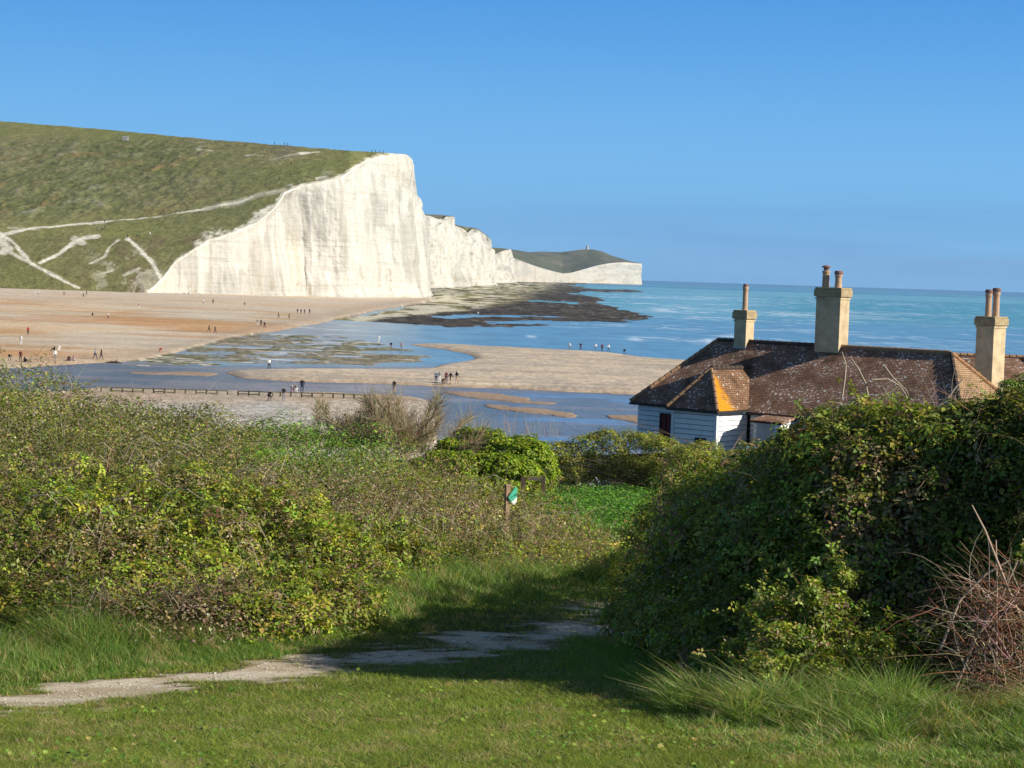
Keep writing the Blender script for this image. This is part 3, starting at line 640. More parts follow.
# ================================================================== PLANT BUILDERS
def unit(n): 
    a = rng.normal(size=(n, 3)); return a/np.linalg.norm(a, axis=1)[:, None]
def leaves(name, P, Nn, size, colr, mat=LEAF, parent=None, aspect=.62, tri=False, kind=None):
    """one kite-shaped, slightly folded leaf per point; tri=True gives bramble leaves of three leaflets"""
    n = len(P); size = np.broadcast_to(size, n)
    Nn = Nn/np.linalg.norm(Nn, axis=1)[:, None]; t = np.cross(Nn, unit(n)); t /= np.linalg.norm(t, axis=1)[:, None]+1e-9; b = np.cross(Nn, t)
    if tri:
        ang = np.array([0, 2.0, -2.0]); Pn = []; tn = []; bn = []; 
        for a in ang:
            tn.append(t*math.cos(a)+b*math.sin(a)); bn.append(-t*math.sin(a)+b*math.cos(a))
        off = [.05, 0, 0]; P = np.concatenate([P+tn[i]*size[:, None]*.12 for i in range(3)]); t = np.concatenate(tn); b = np.concatenate(bn)
        Nn = np.tile(Nn, (3, 1)) + t*(-.35); size = np.tile(size, 3)*.72; colr = np.tile(colr, (3, 1)); n = len(P)
    s = size[:, None]; w = s*aspect*.5
    V = np.stack([P, P+t*s*.45+b*w+Nn*s*.10, P+t*s-Nn*s*.12, P+t*s*.45-b*w+Nn*s*.10], 1).reshape(-1, 3)
    i = np.arange(n)[:, None]*4; f = np.concatenate([i+np.array([[0, 1, 2]]), i+np.array([[0, 2, 3]])])
    o = npmesh(name, V, [f], mat, parent, colors=np.repeat(colr, 4, axis=0), rel=True)
    return tag(o, kind=kind) if kind else o
def stems(name, P, D, Ln, rad, colr, droop=.3, wob=.15, seg=4, mat=TWIG, parent=None):
    """thin curved three-sided stems"""
    n = len(P); Ln = np.broadcast_to(Ln, n); rad = np.broadcast_to(rad, n); D = D/np.linalg.norm(D, axis=1)[:, None]
    pts = [P]; d = D.copy()
    for k in range(seg):
        pts.append(pts[-1]+d*(Ln/seg)[:, None]); d = d+unit(n)*wob; d[:, 2] -= droop/seg; d /= np.linalg.norm(d, axis=1)[:, None]
    a = np.cross(D, unit(n)); a /= np.linalg.norm(a, axis=1)[:, None]+1e-9; b = np.cross(D, a); V = []
    for k, p in enumerate(pts):
        r = (rad*(1-.75*k/seg))[:, None]
        for q in range(3): V.append(p+a*r*math.cos(q*2.094)+b*r*math.sin(q*2.094))
    V = np.stack(V, 1).reshape(-1, 3); per = 3*(seg+1); i = np.arange(n)[:, None]*per; F_ = []
    for k in range(seg):
        for q in range(3): F_.append(i+np.array([[k*3+q, k*3+(q+1) % 3, (k+1)*3+(q+1) % 3, (k+1)*3+q]]))
    return npmesh(name, V, [np.concatenate(F_)], mat, parent, colors=np.repeat(colr, per, axis=0), rel=True), np.stack(pts, 1)
def blades(name, P, h, w, colr, lean=.35, mat=GRASSM, parent=None, wind=(-.15, .05)):
    n = len(P); h = np.broadcast_to(h, n)[:, None]; w = np.broadcast_to(w, n)[:, None]; a = rng.random(n)*2*math.pi
    side = np.stack([np.cos(a), np.sin(a), np.zeros(n)], 1); dirv = np.stack([rng.normal(size=n)*lean+wind[0], rng.normal(size=n)*lean+wind[1], np.ones(n)], 1)
    m1 = P+dirv*h*.55; tip = P+dirv*np.array([1.75, 1.75, .95])*h
    V = np.stack([P-side*w, P+side*w, m1+side*w*.75, m1-side*w*.75, tip], 1).reshape(-1, 3); i = np.arange(n)[:, None]*5
    return npmesh(name, V, [i+np.array([[0, 1, 2, 3]]), i+np.array([[3, 2, 4]])], mat, parent, colors=np.repeat(colr, 5, axis=0), rel=True)
def tints(n, pal, wts, var=.28, hue=.12):
    pal = np.array(pal); k = rng.choice(len(pal), n, p=np.array(wts)/sum(wts)); c = pal[k]*np.exp(rng.normal(size=(n, 1))*var); return np.clip(c*(1+rng.normal(size=(n, 3))*hue), .004, .8)
def lobe_leaves(lobes, n, jit=.13, low=-.55, power=2.0, core=.12, ruff=.22):
    """points on the outer skin of a heap of lobes; (x,y,z,r) each"""
    lobes = np.asarray(lobes, float); c = lobes[:, :3]; r = lobes[:, 3]; dist = np.maximum(c[:, 1], 5)
    w = r**2/dist**power; w /= w.sum(); L_ = rng.choice(len(r), n, p=w); d = unit(n); d[:, 2] = np.where(d[:, 2] < low, -d[:, 2], d[:, 2])
    a = np.arctan2(d[:, 1], d[:, 0]); rf = 1+ruff*(fbm(a*1.6+L_*3.7, d[:, 2]*2.6+L_*1.3, 601, 3)-.5)*2
    q = np.where(rng.random(n) < core, rng.uniform(.45, .85, n), 1-rng.exponential(jit, n)).clip(.3, 1.1)
    P = c[L_]+d*np.stack([r[L_], r[L_], r[L_]*.85], 1)*(q*rf)[:, None]
    # drop points buried inside neighbouring lobes
    k = min(14, len(r)); keep = np.ones(n, bool); D2 = np.linalg.norm(c[:, None]-c[None], axis=2); nb = np.argsort(D2, 1)[:, 1:k]
    for j in range(nb.shape[1]):
        m_ = nb[L_, j]; keep &= (np.linalg.norm((P-c[m_])/np.array([1, 1, .85]), axis=1) > r[m_]*.70) | (q < .86) & (rng.random(n) < .3)
    return P[keep], d[keep], L_[keep], q[keep]
BRAM = [(.20, .25, .028), (.29, .32, .035), (.10, .145, .022), (.30, .24, .06), (.14, .08, .04)]
DARKB = [(.05, .085, .018), (.075, .11, .02), (.11, .14, .022), (.12, .10, .03), (.07, .045, .025)]
OLIV = [(.19, .225, .034), (.27, .285, .045), (.10, .14, .024), (.38, .33, .20), (.22, .16, .07)]
DRY = [(.28, .21, .12), (.36, .28, .17), (.20, .13, .08), (.44, .36, .25)]

def sprays(P, d, n, root, pal, wts, ln=(.2, .55), lf=.045, per=12, upw=.7, stem_c=(.30, .17, .09)):
    '''young shoots arching out of the mass, leaves set along them'''
    i_ = rng.choice(len(P), n, replace=False); S = P[i_]; Dv = d[i_]*.6+unit(n)*.45+np.array([0, -.05, upw])
    L_ = rng.uniform(*ln, n)*np.maximum(1, S[:, 1]/26); o, pts = stems('shoots', S-d[i_]*.05, Dv, L_, .0022*np.maximum(1, S[:, 1]/16), tints(n, [stem_c], [1], .25), droop=1.1, wob=.2, seg=5, parent=root); tag(o, kind='stuff')
    k = rng.integers(0, n, n*per); f_ = rng.uniform(.15, 4.95, n*per); j = f_.astype(int); a = (f_-j)[:, None]; Q = pts[k, j]*(1-a)+pts[k, j+1]*a+unit(n*per)*lf*.35
    tone = np.exp(rng.normal(size=n)*.2)[k][:, None]
    leaves('shoot_leaves', Q, unit(n*per)*.8+np.array([.2, -.2, .8]), np.maximum(lf*rng.uniform(.6, 1.3, n*per), 3.2*Q[:, 1]/F), tints(n*per, pal, wts, .2)*tone, parent=root, tri=True)
# ------------------------------------------------------------------ left-hand scrub: canopy surface
CC = [(0, 480, 19), (90, 490, 18), (200, 505, 18), (300, 520, 19), (370, 568, 20.5), (0, 374, 50), (-100, 345, 52), (-200, 322, 54), (60, 398, 50), (130, 419, 50), (200, 425, 50), (240, 430, 50), (330, 430, 48),
      (0, 420, 30), (100, 440, 30), (200, 456, 29), (300, 466, 28), (400, 476, 27), (450, 492, 27.5), (520, 512, 27), (600, 550, 25), (618, 576, 23), (420, 456, 40), (500, 503, 33), (525, 508, 31), (560, 524, 30), (-200, 480, 19), (-200, 420, 30), (460, 482, 40),
      (0, 560, 15.5), (100, 565, 15.6), (200, 560, 15.8), (300, 565, 16.4), (-200, 560, 15.5), (450, 556, 20.6), (550, 562, 22.4), (390, 562, 19.6), (345, 590, 17.5)]
CC = np.array(CC, float); Pc = at(CC[:, 0], CC[:, 1], CC[:, 2]); _h = make_rbf(Pc[:, :2], Pc[:, 2], .03)
def front_d(px): return np.interp(px, [-240, 0, 200, 290, 330, 375, 450, 550, 615], [14.3, 14.5, 15.0, 15.5, 16.4, 18.4, 19.9, 21.6, 22.6])
def back_d(px): return np.interp(px, [-240, 0, 240, 330, 420, 520, 560, 625], [56, 54, 52, 48, 40, 35, 31, 27])
zones = {}
pxs = []; tries = 9000
qx = rng.uniform(-240, 618, tries); dq = 14*(58/14)**rng.random(tries)
ok = (dq > front_d(qx)) & (dq < back_d(qx)); qx = qx[ok]; dq = dq[ok]; x = (qx-512)/F*dq*1.0; Hc = _h(x, dq)
lob = []
grid_ = {}
for X_, D_, H_, Q_ in zip(x, dq, Hc, qx):
    r = rng.uniform(.26, .85)*(1+(D_-14)*.010); key = (int(X_/(r*1.35)), int(D_/(r*1.5)), int(r*4.5))
    if key in grid_: continue
    grid_[key] = 1; lob.append((X_, D_, H_-r*.95+rng.normal()*.10*(1+D_/30)+(fbm(X_/1.3, D_/2.2, 641, 3)-.5)*.42*(1+D_/40)-.06, r, Q_))
# lower tiers along the front so that the face reaches the ground
for q in np.arange(-240, 615, 9):
    f = float(front_d(q)); X_ = (q-512)/F*f; top = float(_h(X_, f)); g = float(G(X_, f)); z = top
    while z > g+.12:
        r = rng.uniform(.25, .42); z -= r*1.1; lob.append((X_+rng.normal()*.12, f+.05+rng.normal()*.12+(z-g)*.12, max(z, g+.1), r, q))
lob = np.array(lob); _a, _b2 = proj(lob[:, :3]+np.array([0, 0, 1.1])*lob[:, 3:4]); _bad = (_a > 498) & (_a < 526) & (lob[:, 1] > 23) & (lob[:, 1] < 30.5) & (_b2 < 499); lob = lob[~_bad]; lpx, lpy = proj(lob[:, :3]+np.array([0, 0, 1])*lob[:, 3:4])
print('lobes', len(lob))
dist = lob[:, 1]
# who is who
e_ = fbm(lob[:, 0]/2.0, lob[:, 1]/3.0, 611, 3)-.5
yb = lpy+e_*40; xb = lpx+e_*60
sp = np.zeros(len(lob), int)                                  # 0 olive upper scrub
dryband = (np.abs(yb-np.interp(lpx, [-240, 0, 200, 300, 450, 600], [462, 466, 484, 492, 500, 540])) < np.interp(lpx, [0, 300, 500, 620], [16, 24, 20, 26]))
sp[dryband] = 1
near = dist < np.interp(lpx, [-240, 300, 420, 620], [19.5, 20.5, 22.5, 26])+e_*14; sp[near & (e_ > -.16)] = 2; sp[near & (e_ <= -.10)] = 1
sp[(xb > 60) & (xb < 125) & (yb > 500) & near & (e_ < .1)] = 1
sp[(lpx > 255) & (lpx < 395) & (dist > 30)] = 3               # bright leafy clump near the crest
sp[(xb > 400) & (dist > 19.5) & (dist < 33) & (sp != 1)] = 4
groups = {2: [], 4: []}
def heap(name, sel, n, size, pal, wts, dead, ndead, label, cat, kind=None, tri=False, var=.28, px_min=2.3, nst=300, grp=None, stem_pal=DRY, up=.9, nsp=0):
    L0 = lob[sel]; 
    if len(L0) == 0: return
    loc = (float(L0[:, 0].mean()), float(L0[:, 1].mean()), float(G(L0[:, 0].mean(), L0[:, 1].mean())))
    P, d, Li, q = lobe_leaves(L0[:, :4], n)
    g = G(P[:, 0], P[:, 1]); k = P[:, 2] > g; P, d, Li, q = P[k], d[k], Li[k], q[k]
    m_ = len(P); sz = np.maximum(size*rng.uniform(.5, 1.25, m_)*np.where(rng.random(m_) < .12, 1.55, 1), px_min*P[:, 1]/F*rng.uniform(.7, 1.3, m_))
    c = tints(m_, pal, wts, var); lt = np.minimum(np.exp(rng.normal(size=len(L0))*.18+(fbm(L0[:, 0]/1.1, L0[:, 1]/1.6, 631, 3)-.5)*2.2), 1.3); c = c*lt[Li][:, None]
    cl = fbm(P[:, 0]/.5+P[:, 2], P[:, 1]/.8, 621, 3); c = mixc(c, tints(m_, dead, [1]*len(dead), .3), ((q < .84) & (rng.random(m_) < .75) | (cl > .66) & (rng.random(m_) < ndead))*1.0)
    Nn = d*.8+unit(m_)*.8+np.array([.0, -.1, up])
    if kind == 'stuff':
        o = leaves(name, P, Nn, sz, c, tri=tri); tag(o, kind='stuff')
        s, _ = stems(name+'_stems', P[:nst]+0, (unit(nst)*.8+np.array([-.1, 0, .9])), rng.uniform(.25, .8, nst)*(P[:nst, 1]/26), .0018*np.ones(nst)*P[:nst, 1]/14, tints(nst, stem_pal, [1]*len(stem_pal), .3), droop=.9)
        tag(s, kind='stuff'); return o
    root = empty(name, loc, 0, label, cat, grp)
    leaves('foliage', P, Nn, sz, c, parent=root, tri=tri)
    so_, _ = stems('stems', P[:nst], (unit(nst)*.9+np.array([-.05, -.1, .6])), rng.uniform(.2, .7, nst)*(P[:nst, 1]/20), .0016*np.ones(nst)*P[:nst, 1]/13, tints(nst, stem_pal, [1]*len(stem_pal), .3), droop=1.2, parent=root); tag(so_, kind='stuff')
    if nsp: sprays(P, d, nsp, root, pal, wts, lf=size)
    return root
heap('scrub', sp == 0, 330000, .035, OLIV, [4, 3, 3, .6, 1.1], DRY, .20, None, None, 'stuff', var=.3, nst=700, px_min=3.0)
heap('dry_scrub', sp == 1, 150000, .03, [(.32, .23, .125), (.24, .23, .06), (.42, .33, .21), (.18, .115, .075), (.15, .18, .035)], [2.6, 1.8, 2, 2.4, 1.6], DRY, .7, None, None, 'stuff', var=.35, nst=1800, px_min=2.8)
s2_ = sp == 2
def mound(a, b, n, label):
    heap('bramble_bush', s2_ & (lob[:, 4] >= a) & (lob[:, 4] < b), n*3, .060, BRAM, [4, 4, 2.4, 1.0, .4], DRY[:3], .3, label, 'bush', tri=True, px_min=3.6, nst=170, nsp=130, grp='brambles along the left of the path')
mound(-240, 66, 16000, 'yellow-green bramble bush at the left edge of the picture above tall grass')
mound(66, 225, 15000, 'yellow-green bramble mound with brown bare canes showing at its left side')
mound(225, 372, 15000, 'largest yellow-green bramble mound ending where the path shadow begins')
mound(372, 640, 9000, 'low bramble mound above the grassy bank in front of the garden')
heap('bramble_bush', (sp == 4) & (lob[:, 4] < 505), 52000, .036, BRAM, [3, 3, 3, 1.6, 1.2], DRY[:3], .5, 'tangled green and brown bramble patch below the bright green bush', 'bush', px_min=2.8, nst=260, nsp=120, grp='brambles along the left of the path')
heap('bramble_bush', (sp == 4) & (lob[:, 4] >= 505), 52000, .036, BRAM, [3, 3, 3, 2, 1.4], DRY[:3], .6, 'brown and green bramble patch in front of the small green sign', 'bush', px_min=2.8, nst=420, nsp=120, grp='brambles along the left of the path')
heap('leafy_shrub', sp == 3, 60000, .045, [(.15, .28, .035), (.21, .34, .05), (.10, .19, .03)], [3, 2, 2], OLIV, .2, 'fresh green leafy shrub on the crest left of the bare brown bush', 'shrub', px_min=2.6, nst=60)

# long dead stems arching over the scrub, pale against the green
ar = []; 
for px_, py_, dx_, dy_ in ((172, 520, 34, -18), (455, 505, 40, -22), (352, 560, 30, 14), (110, 470, 30, -22), (128, 474, 26, -24), (560, 520, 36, -8), (150, 470, 44, -14), (240, 470, 40, 4), (300, 480, 30, -20), (60, 455, 22, -14), (30, 520, 30, -12), (85, 545, 20, -26), (395, 520, 30, -16), (500, 545, 24, -18), (575, 555, 20, -20), (200, 440, 16, -20), (330, 500, 40, -6), (20, 480, 36, 6), (270, 540, -26, -18), (430, 560, -24, -20)):
    for _ in range(3):
        q_ = px_+rng.normal()*22; y_ = py_+rng.normal()*12; d_ = None
        for dd_ in np.linspace(15, 52, 120):
            P0 = at(q_, y_, dd_)
            if P0[2] < float(_h(P0[0], P0[1])): d_ = dd_; break
        if d_ is None: continue
        k_ = d_/F*rng.uniform(.7, 1.5); P0 = at(q_, y_, d_); ar.append([P0+np.array([0, 0, -.05]), P0+np.array([dx_*k_*.35, -.05, -dy_*k_*.5+.08]), P0+np.array([dx_*k_*.75, -.1, -dy_*k_*.85+.05]), P0+np.array([dx_*k_*1.1, -.1, -dy_*k_*.8-.04])])
mb = MB()
for a_ in ar: mb.tube(a_, [.007*a_[0][1]/22, .006*a_[0][1]/22, .005*a_[0][1]/22, .002*a_[0][1]/22], 4)
tag(mb.build('dead_stems', simple('dead_stem_pale', (.48, .40, .27), .8)), kind='stuff')
# ------------------------------------------------------------------ big dark hedge on the right
HC = [(640, 572, 21.5), (662, 506, 19.5), (692, 478, 17.5), (712, 470, 16.5), (748, 460, 15.3), (792, 440, 14.2), (832, 417, 13.5), (880, 408, 13.1), (950, 405, 12.8), (1024, 402, 12.5), (1120, 399, 12.1), (1250, 397, 11.6)]
HF = [(640, 20.8), (662, 16.8), (684, 14.3), (712, 13.1), (760, 12.4), (850, 12.2), (1024, 11.9), (1250, 11.0)]
hl = []
HCa = np.array(HC, float); HFa = np.array(HF, float)
q0 = 640.0
while q0 < 1250:
    dc = float(np.interp(q0, HCa[:, 0], HCa[:, 2])); yc = float(np.interp(q0, HCa[:, 0], HCa[:, 1])); df = float(np.interp(q0, HFa[:, 0], HFa[:, 1]))
    T = at(q0, yc, dc); lump = (fbm(q0/55., 3.3, 711, 3)-.5)*.35
    for f_ in np.linspace(0.02, 1, 8):
        d_ = df+(dc-df)*(.25*f_+.75*f_**2.6); X_ = (q0-512)/F*d_; g = float(G(X_, d_)); top = T[2]
        z = g+(top-g)*min(1, math.sin(f_*math.pi/2)**.8); r = rng.uniform(.17, .40)
        hl.append((X_+rng.normal()*.1, d_+rng.normal()*.1+lump*(f_ < .9), max(z-r*.8+rng.normal()*.05, g+.08), r))
    for e_b in (.45, .9, 1.4):
        X_ = (q0-512)/F*(dc+e_b); g = float(G(X_, dc+e_b)); r = rng.uniform(.3, .5)
        hl.append((X_, dc+e_b, max(T[2]-.1-e_b*.35-r*.85, g+.1), r)); hl.append((X_, dc+e_b, max(T[2]-.9-e_b*.35-r*.85, g+.1), r))
    q0 += 15*F/1900*(14/dc)
hl = np.array(hl); print('hedge lobes', len(hl))
root = empty('hedge', (3.2, 15.5, float(G(3.2, 15.5))), 0, 'tall dark bramble hedge filling the right side between the lawn and the cottage', 'hedge')
P, d, Li, q = lobe_leaves(hl, 430000, jit=.17, core=.14, ruff=.38)
k = P[:, 2] > G(P[:, 0], P[:, 1])-.02; P, d, Li, q = P[k], d[k], Li[k], q[k]
# keep what can show: the near sections and the crest all along
c = tints(len(P), [(.20, .25, .034), (.29, .32, .042), (.12, .165, .028), (.40, .35, .065), (.28, .17, .085)], [4, 3, 3, 1.2, .9], .3)
c *= np.exp(rng.normal(size=len(hl))*.2+(fbm(hl[:, 0]/.7, hl[:, 2]/.5, 761, 3)-.5)*1.6)[Li][:, None]; pur = fbm(P[:, 0]/.6+P[:, 2]*.8, P[:, 1]/.6, 701, 3)
c = mixc(c, tints(len(P), [(.26, .17, .09), (.33, .24, .13)], [1, 1], .3), ((pur > .60) & (rng.random(len(P)) < .45))*1.0)
leaves('foliage', P, d*.9+unit(len(P))*.8+np.array([0, -.1, .7]), np.maximum(.048*rng.uniform(.45, 1.3, len(P))*np.where(rng.random(len(P)) < .14, 1.6, 1), 3.3*P[:, 1]/F), c, parent=root, tri=True)
crk = (P[:, 2] > G(P[:, 0], P[:, 1])+1.1); crk &= (P[:, 0]/P[:, 1]*F+512 > 775); sprays(P[crk], d[crk], 230, root, [(.25, .29, .04), (.33, .34, .06), (.18, .24, .04), (.30, .20, .09)], [3, 2, 3, 1], ln=(.1, .34), lf=.046, per=11)
crk = (P[:, 2] < G(P[:, 0], P[:, 1])+1.1); sprays(P[crk], d[crk], 620, root, [(.22, .28, .04), (.16, .22, .035), (.27, .19, .09)], [3, 3, 1], ln=(.15, .5), lf=.05, per=11, upw=.45)
ii = rng.choice(len(P), 900, replace=False)
so_, _ = stems('stems', P[ii], d[ii]*.5+unit(900)*.8+np.array([0, -.1, .5]), rng.uniform(.15, .5, 900), .0026, tints(900, [(.22, .13, .08), (.30, .22, .14), (.14, .09, .05)], [1, 1, 1], .3), droop=1.0, wob=.3, parent=root); tag(so_, kind='stuff')
# dry winter canes standing above the crest near the roof
crest = []
for px_ in rng.uniform(815, 985, 170):
    d_ = np.interp(px_, [a[0] for a in HC], [a[2] for a in HC])+.5; y_ = np.interp(px_, [a[0] for a in HC], [a[1] for a in HC])
    crest.append(at(px_, y_+8, d_))
crest = np.array(crest); n_ = len(crest)
so_, _ = stems('bare_canes', crest, unit(n_)*.7+np.array([0, 0, .8]), rng.uniform(.12, .42, n_), .0028, tints(n_, [(.26, .19, .15), (.34, .27, .21)], [1, 1], .2), droop=1.3, wob=.35, seg=5, parent=root); tag(so_, kind='stuff')
for pts in ([(842, 398), (845, 378), (846, 364), (842, 352)], [(868, 396), (866, 384), (858, 368), (851, 358)], [(872, 380), (888, 379), (900, 386), (908, 398)], [(884, 366), (893, 378), (905, 389), (909, 396)], [(948, 398), (955, 388), (962, 380)]):
    dd = np.interp(pts[0][0], [a[0] for a in HC], [a[2] for a in HC])+.3
    MB().tube([at(x_, y_, dd) - np.array(root.location) for x_, y_ in pts], [.008, .007, .005, .003][:len(pts)], 5).build('long_cane', simple('pale_cane', (.42, .33, .24), .8), root)

# bramble clump lit in front of the hedge foot
def clump(name, spots, n, size, pal, wts, label, cat, nst, rr=(.14, .28), tri=True, grp=None, stem_pal=DRY, deadp=.15, core=.15, jit=.25, nsp=0):
    L0 = []
    for (px_, py_, d_, r_) in spots:
        p = at(px_, py_, d_); 
        for _ in range(7):
            o_ = rng.normal(size=3)*r_*.45; r = rng.uniform(*rr)*r_/.35; L0.append((p[0]+o_[0], p[1]+o_[1], max(p[2]+o_[2], float(G(p[0], p[1]))+.08), r))
    L0 = np.array(L0); P, d, Li, q = lobe_leaves(L0, n, jit=jit, core=core, ruff=.5); k = P[:, 2] > G(P[:, 0], P[:, 1]); P, d, Li, q = P[k], d[k], Li[k], q[k]
    cx_, cy_ = float(L0[:, 0].mean()), float(L0[:, 1].mean()); root = empty(name, (cx_, cy_, float(G(cx_, cy_))), 0, label, cat, grp)
    c = tints(len(P), pal, wts, .28); c = mixc(c, tints(len(P), DRY[:2], [1, 1], .3), (rng.random(len(P)) < deadp)*1.0)
    leaves('foliage', P, d*.7+unit(len(P))*.9+np.array([0, 0, .8]), np.maximum(size*rng.uniform(.5, 1.3, len(P)), 2.6*P[:, 1]/F), c, parent=root, tri=tri)
    i_ = rng.choice(len(P), min(nst, len(P)), replace=False); m_ = len(i_)
    st0 = P[i_]*.5+np.array([cx_, cy_, root.location[2]])*.5
    so_, _ = stems('stems', st0, P[i_]-st0+unit(m_)*.05, np.linalg.norm(P[i_]-st0, axis=1)*rng.uniform(.8, 1.35, m_), .0028*np.maximum(1, P[i_, 1]/18), tints(m_, stem_pal, [1]*len(stem_pal), .3), droop=.25, wob=.22, parent=root); tag(so_, kind='stuff')
    if nsp: sprays(P, d, nsp, root, pal, wts, ln=(.15, .4), lf=size)
    return root
clump('bramble_bush', [(800, 606, 11.7, .22), (786, 640, 11.3, .24), (835, 625, 11.8, .26), (868, 668, 11.3, .20), (772, 672, 11.1, .20), (825, 676, 11.2, .24), (905, 655, 11.6, .20), (850, 585, 11.9, .16), (755, 640, 11.6, .14)], 11000, .042,
      [(.24, .30, .04), (.32, .37, .05), (.16, .22, .035), (.34, .28, .08)], [3, 2, 3, 1], 'sunlit bramble clump standing in front of the dark hedge above the long grass', 'bush', 260, stem_pal=[(.35, .24, .16), (.28, .2, .12)], jit=.45, nsp=70)
clump('bramble_bush', [(935, 510, 12.3, .16), (948, 530, 12.2, .12), (925, 520, 12.3, .12)], 2600, .042, [(.27, .34, .05), (.34, .40, .06), (.18, .23, .04)], [3, 2, 2], 'small pale green bramble spray on the dark hedge beside the dead canes', 'bush', 60)

# heap of dead canes at the right edge
tr = empty('dead_bush', tuple(at(1005, 700, 11.0)), 0, 'leafless tangle of reddish brown dead canes at the right edge of the picture', 'bush')
bp = []; bd_ = []
for _ in range(900):
    px_ = 1015+rng.normal()*28; yb_ = rng.uniform(590, 728); p = at(px_, yb_, 10.7+rng.random()*.7); bp.append(p); bd_.append((rng.normal()*.75-.15, rng.normal()*.4, rng.uniform(-.2, 1.3)))
so_, _ = stems('canes', np.array(bp), np.array(bd_), rng.uniform(.15, .6, 900), rng.uniform(.0018, .0045, 900), tints(900, [(.30, .13, .07), (.36, .24, .16), (.42, .33, .24), (.18, .10, .06)], [3, 3, 2, 2], .25), droop=.8, wob=.28, seg=5, parent=tr); tag(so_, kind='stuff')
for pts in ([(997, 700), (996, 640), (997, 590), (996, 540)], [(955, 690), (975, 640), (1000, 600), (1018, 560)], [(1030, 640), (1005, 580), (985, 530), (972, 505)], [(940, 650), (960, 600), (985, 575), (1010, 560)]):
    MB().tube([at(x_, y_, 10.9)-np.array(tr.location) for x_, y_ in pts], [.009, .008, .006, .004], 5).build('thick_cane', simple('dead_cane', (.40, .28, .20), .8), tr)

# ------------------------------------------------------------------ garden bushes behind the left scrub
def bush(name, spec, n, size, pal, wts, label, aspect=.62, jit=.12, deadp=.05, pxm=2.2, nst=400, stem_pal=DRY, up=.8, rr=1.0, trunk=None, ruff=.22):
    L0 = []
    for (px_, yt, yb_, d_, w_) in spec:          # column: top, bottom, distance, half-width in pixels
        A, B = at(px_, yt, d_), at(px_, yb_, d_); wm = w_/F*d_; hgt = A[2]-B[2]
        for _ in range(int(10+hgt*8)):
            f_ = rng.random()**.7; r = rr*rng.uniform(.25, .45)*min(1.2, wm*.7+.25); a = rng.random()*2*math.pi; rad = wm*math.sqrt(rng.random())*(1-.5*f_**3)
            L0.append((A[0]+math.cos(a)*rad, A[1]+math.sin(a)*wm*.8*rng.random(), B[2]+hgt*f_-r*.9*(f_ > .5), r))
        for _ in range(4): L0.append((A[0]+rng.normal()*wm*.3, A[1], A[2]-rr*.38, rr*.4))
    L0 = np.array(L0); P, d, Li, q = lobe_leaves(L0, n, jit=jit, ruff=ruff); cx_, cy_ = float(L0[:, 0].mean()), float(L0[:, 1].mean()); gz = float(G(cx_, cy_))
    k = P[:, 2] > gz-.3; P, d, Li, q = P[k], d[k], Li[k], q[k]
    root = empty(name, (cx_, cy_, gz), 0, label, 'bush')
    c = tints(len(P), pal, wts, .22)*np.exp(rng.normal(size=len(L0))*.15)[Li][:, None]; c = mixc(c, tints(len(P), DRY[:2], [1, 1], .3), (rng.random(len(P)) < deadp)*1.0)
    leaves('foliage', P, d*.9+unit(len(P))*.7+np.array([0, 0, up]), np.maximum(size*rng.uniform(.6, 1.3, len(P)), pxm*P[:, 1]/F), c, parent=root, aspect=aspect)
    tp = []; td = []; base = np.array([cx_, cy_, gz-.05])
    i_ = rng.choice(len(L0), min(nst, len(L0)), replace=False); tp = np.repeat(base[None], len(i_), 0)+rng.normal(size=(len(i_), 3))*np.array([.5, .3, 0])*(L0[:, 0].max()-L0[:, 0].min())*.3
    v_ = L0[i_, :3]-tp; so_, _ = stems('branches', tp, v_, np.linalg.norm(v_, axis=1), .02, tints(len(i_), [(.16, .12, .09)], [1], .2), droop=0, wob=.12, parent=root); tag(so_, kind='stuff')
    return root
bush('evergreen_bush', [(450, 438, 492, 45, 24), (482, 427, 494, 45.5, 32), (508, 433, 500, 45, 26), (532, 440, 500, 44.5, 18), (436, 450, 488, 44, 16), (495, 452, 510, 43, 30), (465, 450, 496, 43, 26), (520, 456, 505, 43.4, 22), (545, 450, 502, 46, 20), (424, 456, 488, 44, 14)], 60000, .085, [(.25, .34, .028), (.34, .42, .035), (.14, .21, .025), (.40, .45, .07)], [3, 3, 2, 1],
     'bright glossy green rounded bush in the middle of the picture', deadp=.0, rr=.8, up=1.0, pxm=3.2, ruff=.42, jit=.2)
bush('hawthorn_bush', [(565, 440, 490, 55, 22), (590, 432, 496, 55, 26), (615, 427, 498, 55, 26), (640, 430, 500, 55, 24), (662, 436, 500, 54, 22), (684, 444, 500, 53, 22), (705, 440, 500, 54, 24), (735, 448, 505, 55, 22), (765, 450, 505, 55, 24), (805, 452, 510, 56, 26), (850, 452, 510, 57, 26), (895, 450, 510, 58, 28), (945, 450, 510, 58, 28), (1000, 448, 510, 58, 28)], 110000, .05,
     [(.32, .35, .05), (.42, .42, .08), (.20, .25, .05), (.38, .29, .11)], [3, 2, 3, 1], 'olive green hawthorn hedge between the bright bush and the cottage', deadp=.12, pxm=2.3, up=1.1, ruff=.42, jit=.2)
bush('evergreen_shrub', [(1012, 378, 410, 60, 16), (1035, 372, 410, 60, 20), (1060, 370, 410, 60, 22)], 14000, .06, [(.16, .24, .04), (.22, .31, .045)], [1, 1], 'green shrub beside the right-hand chimney at the picture edge', pxm=2.4)
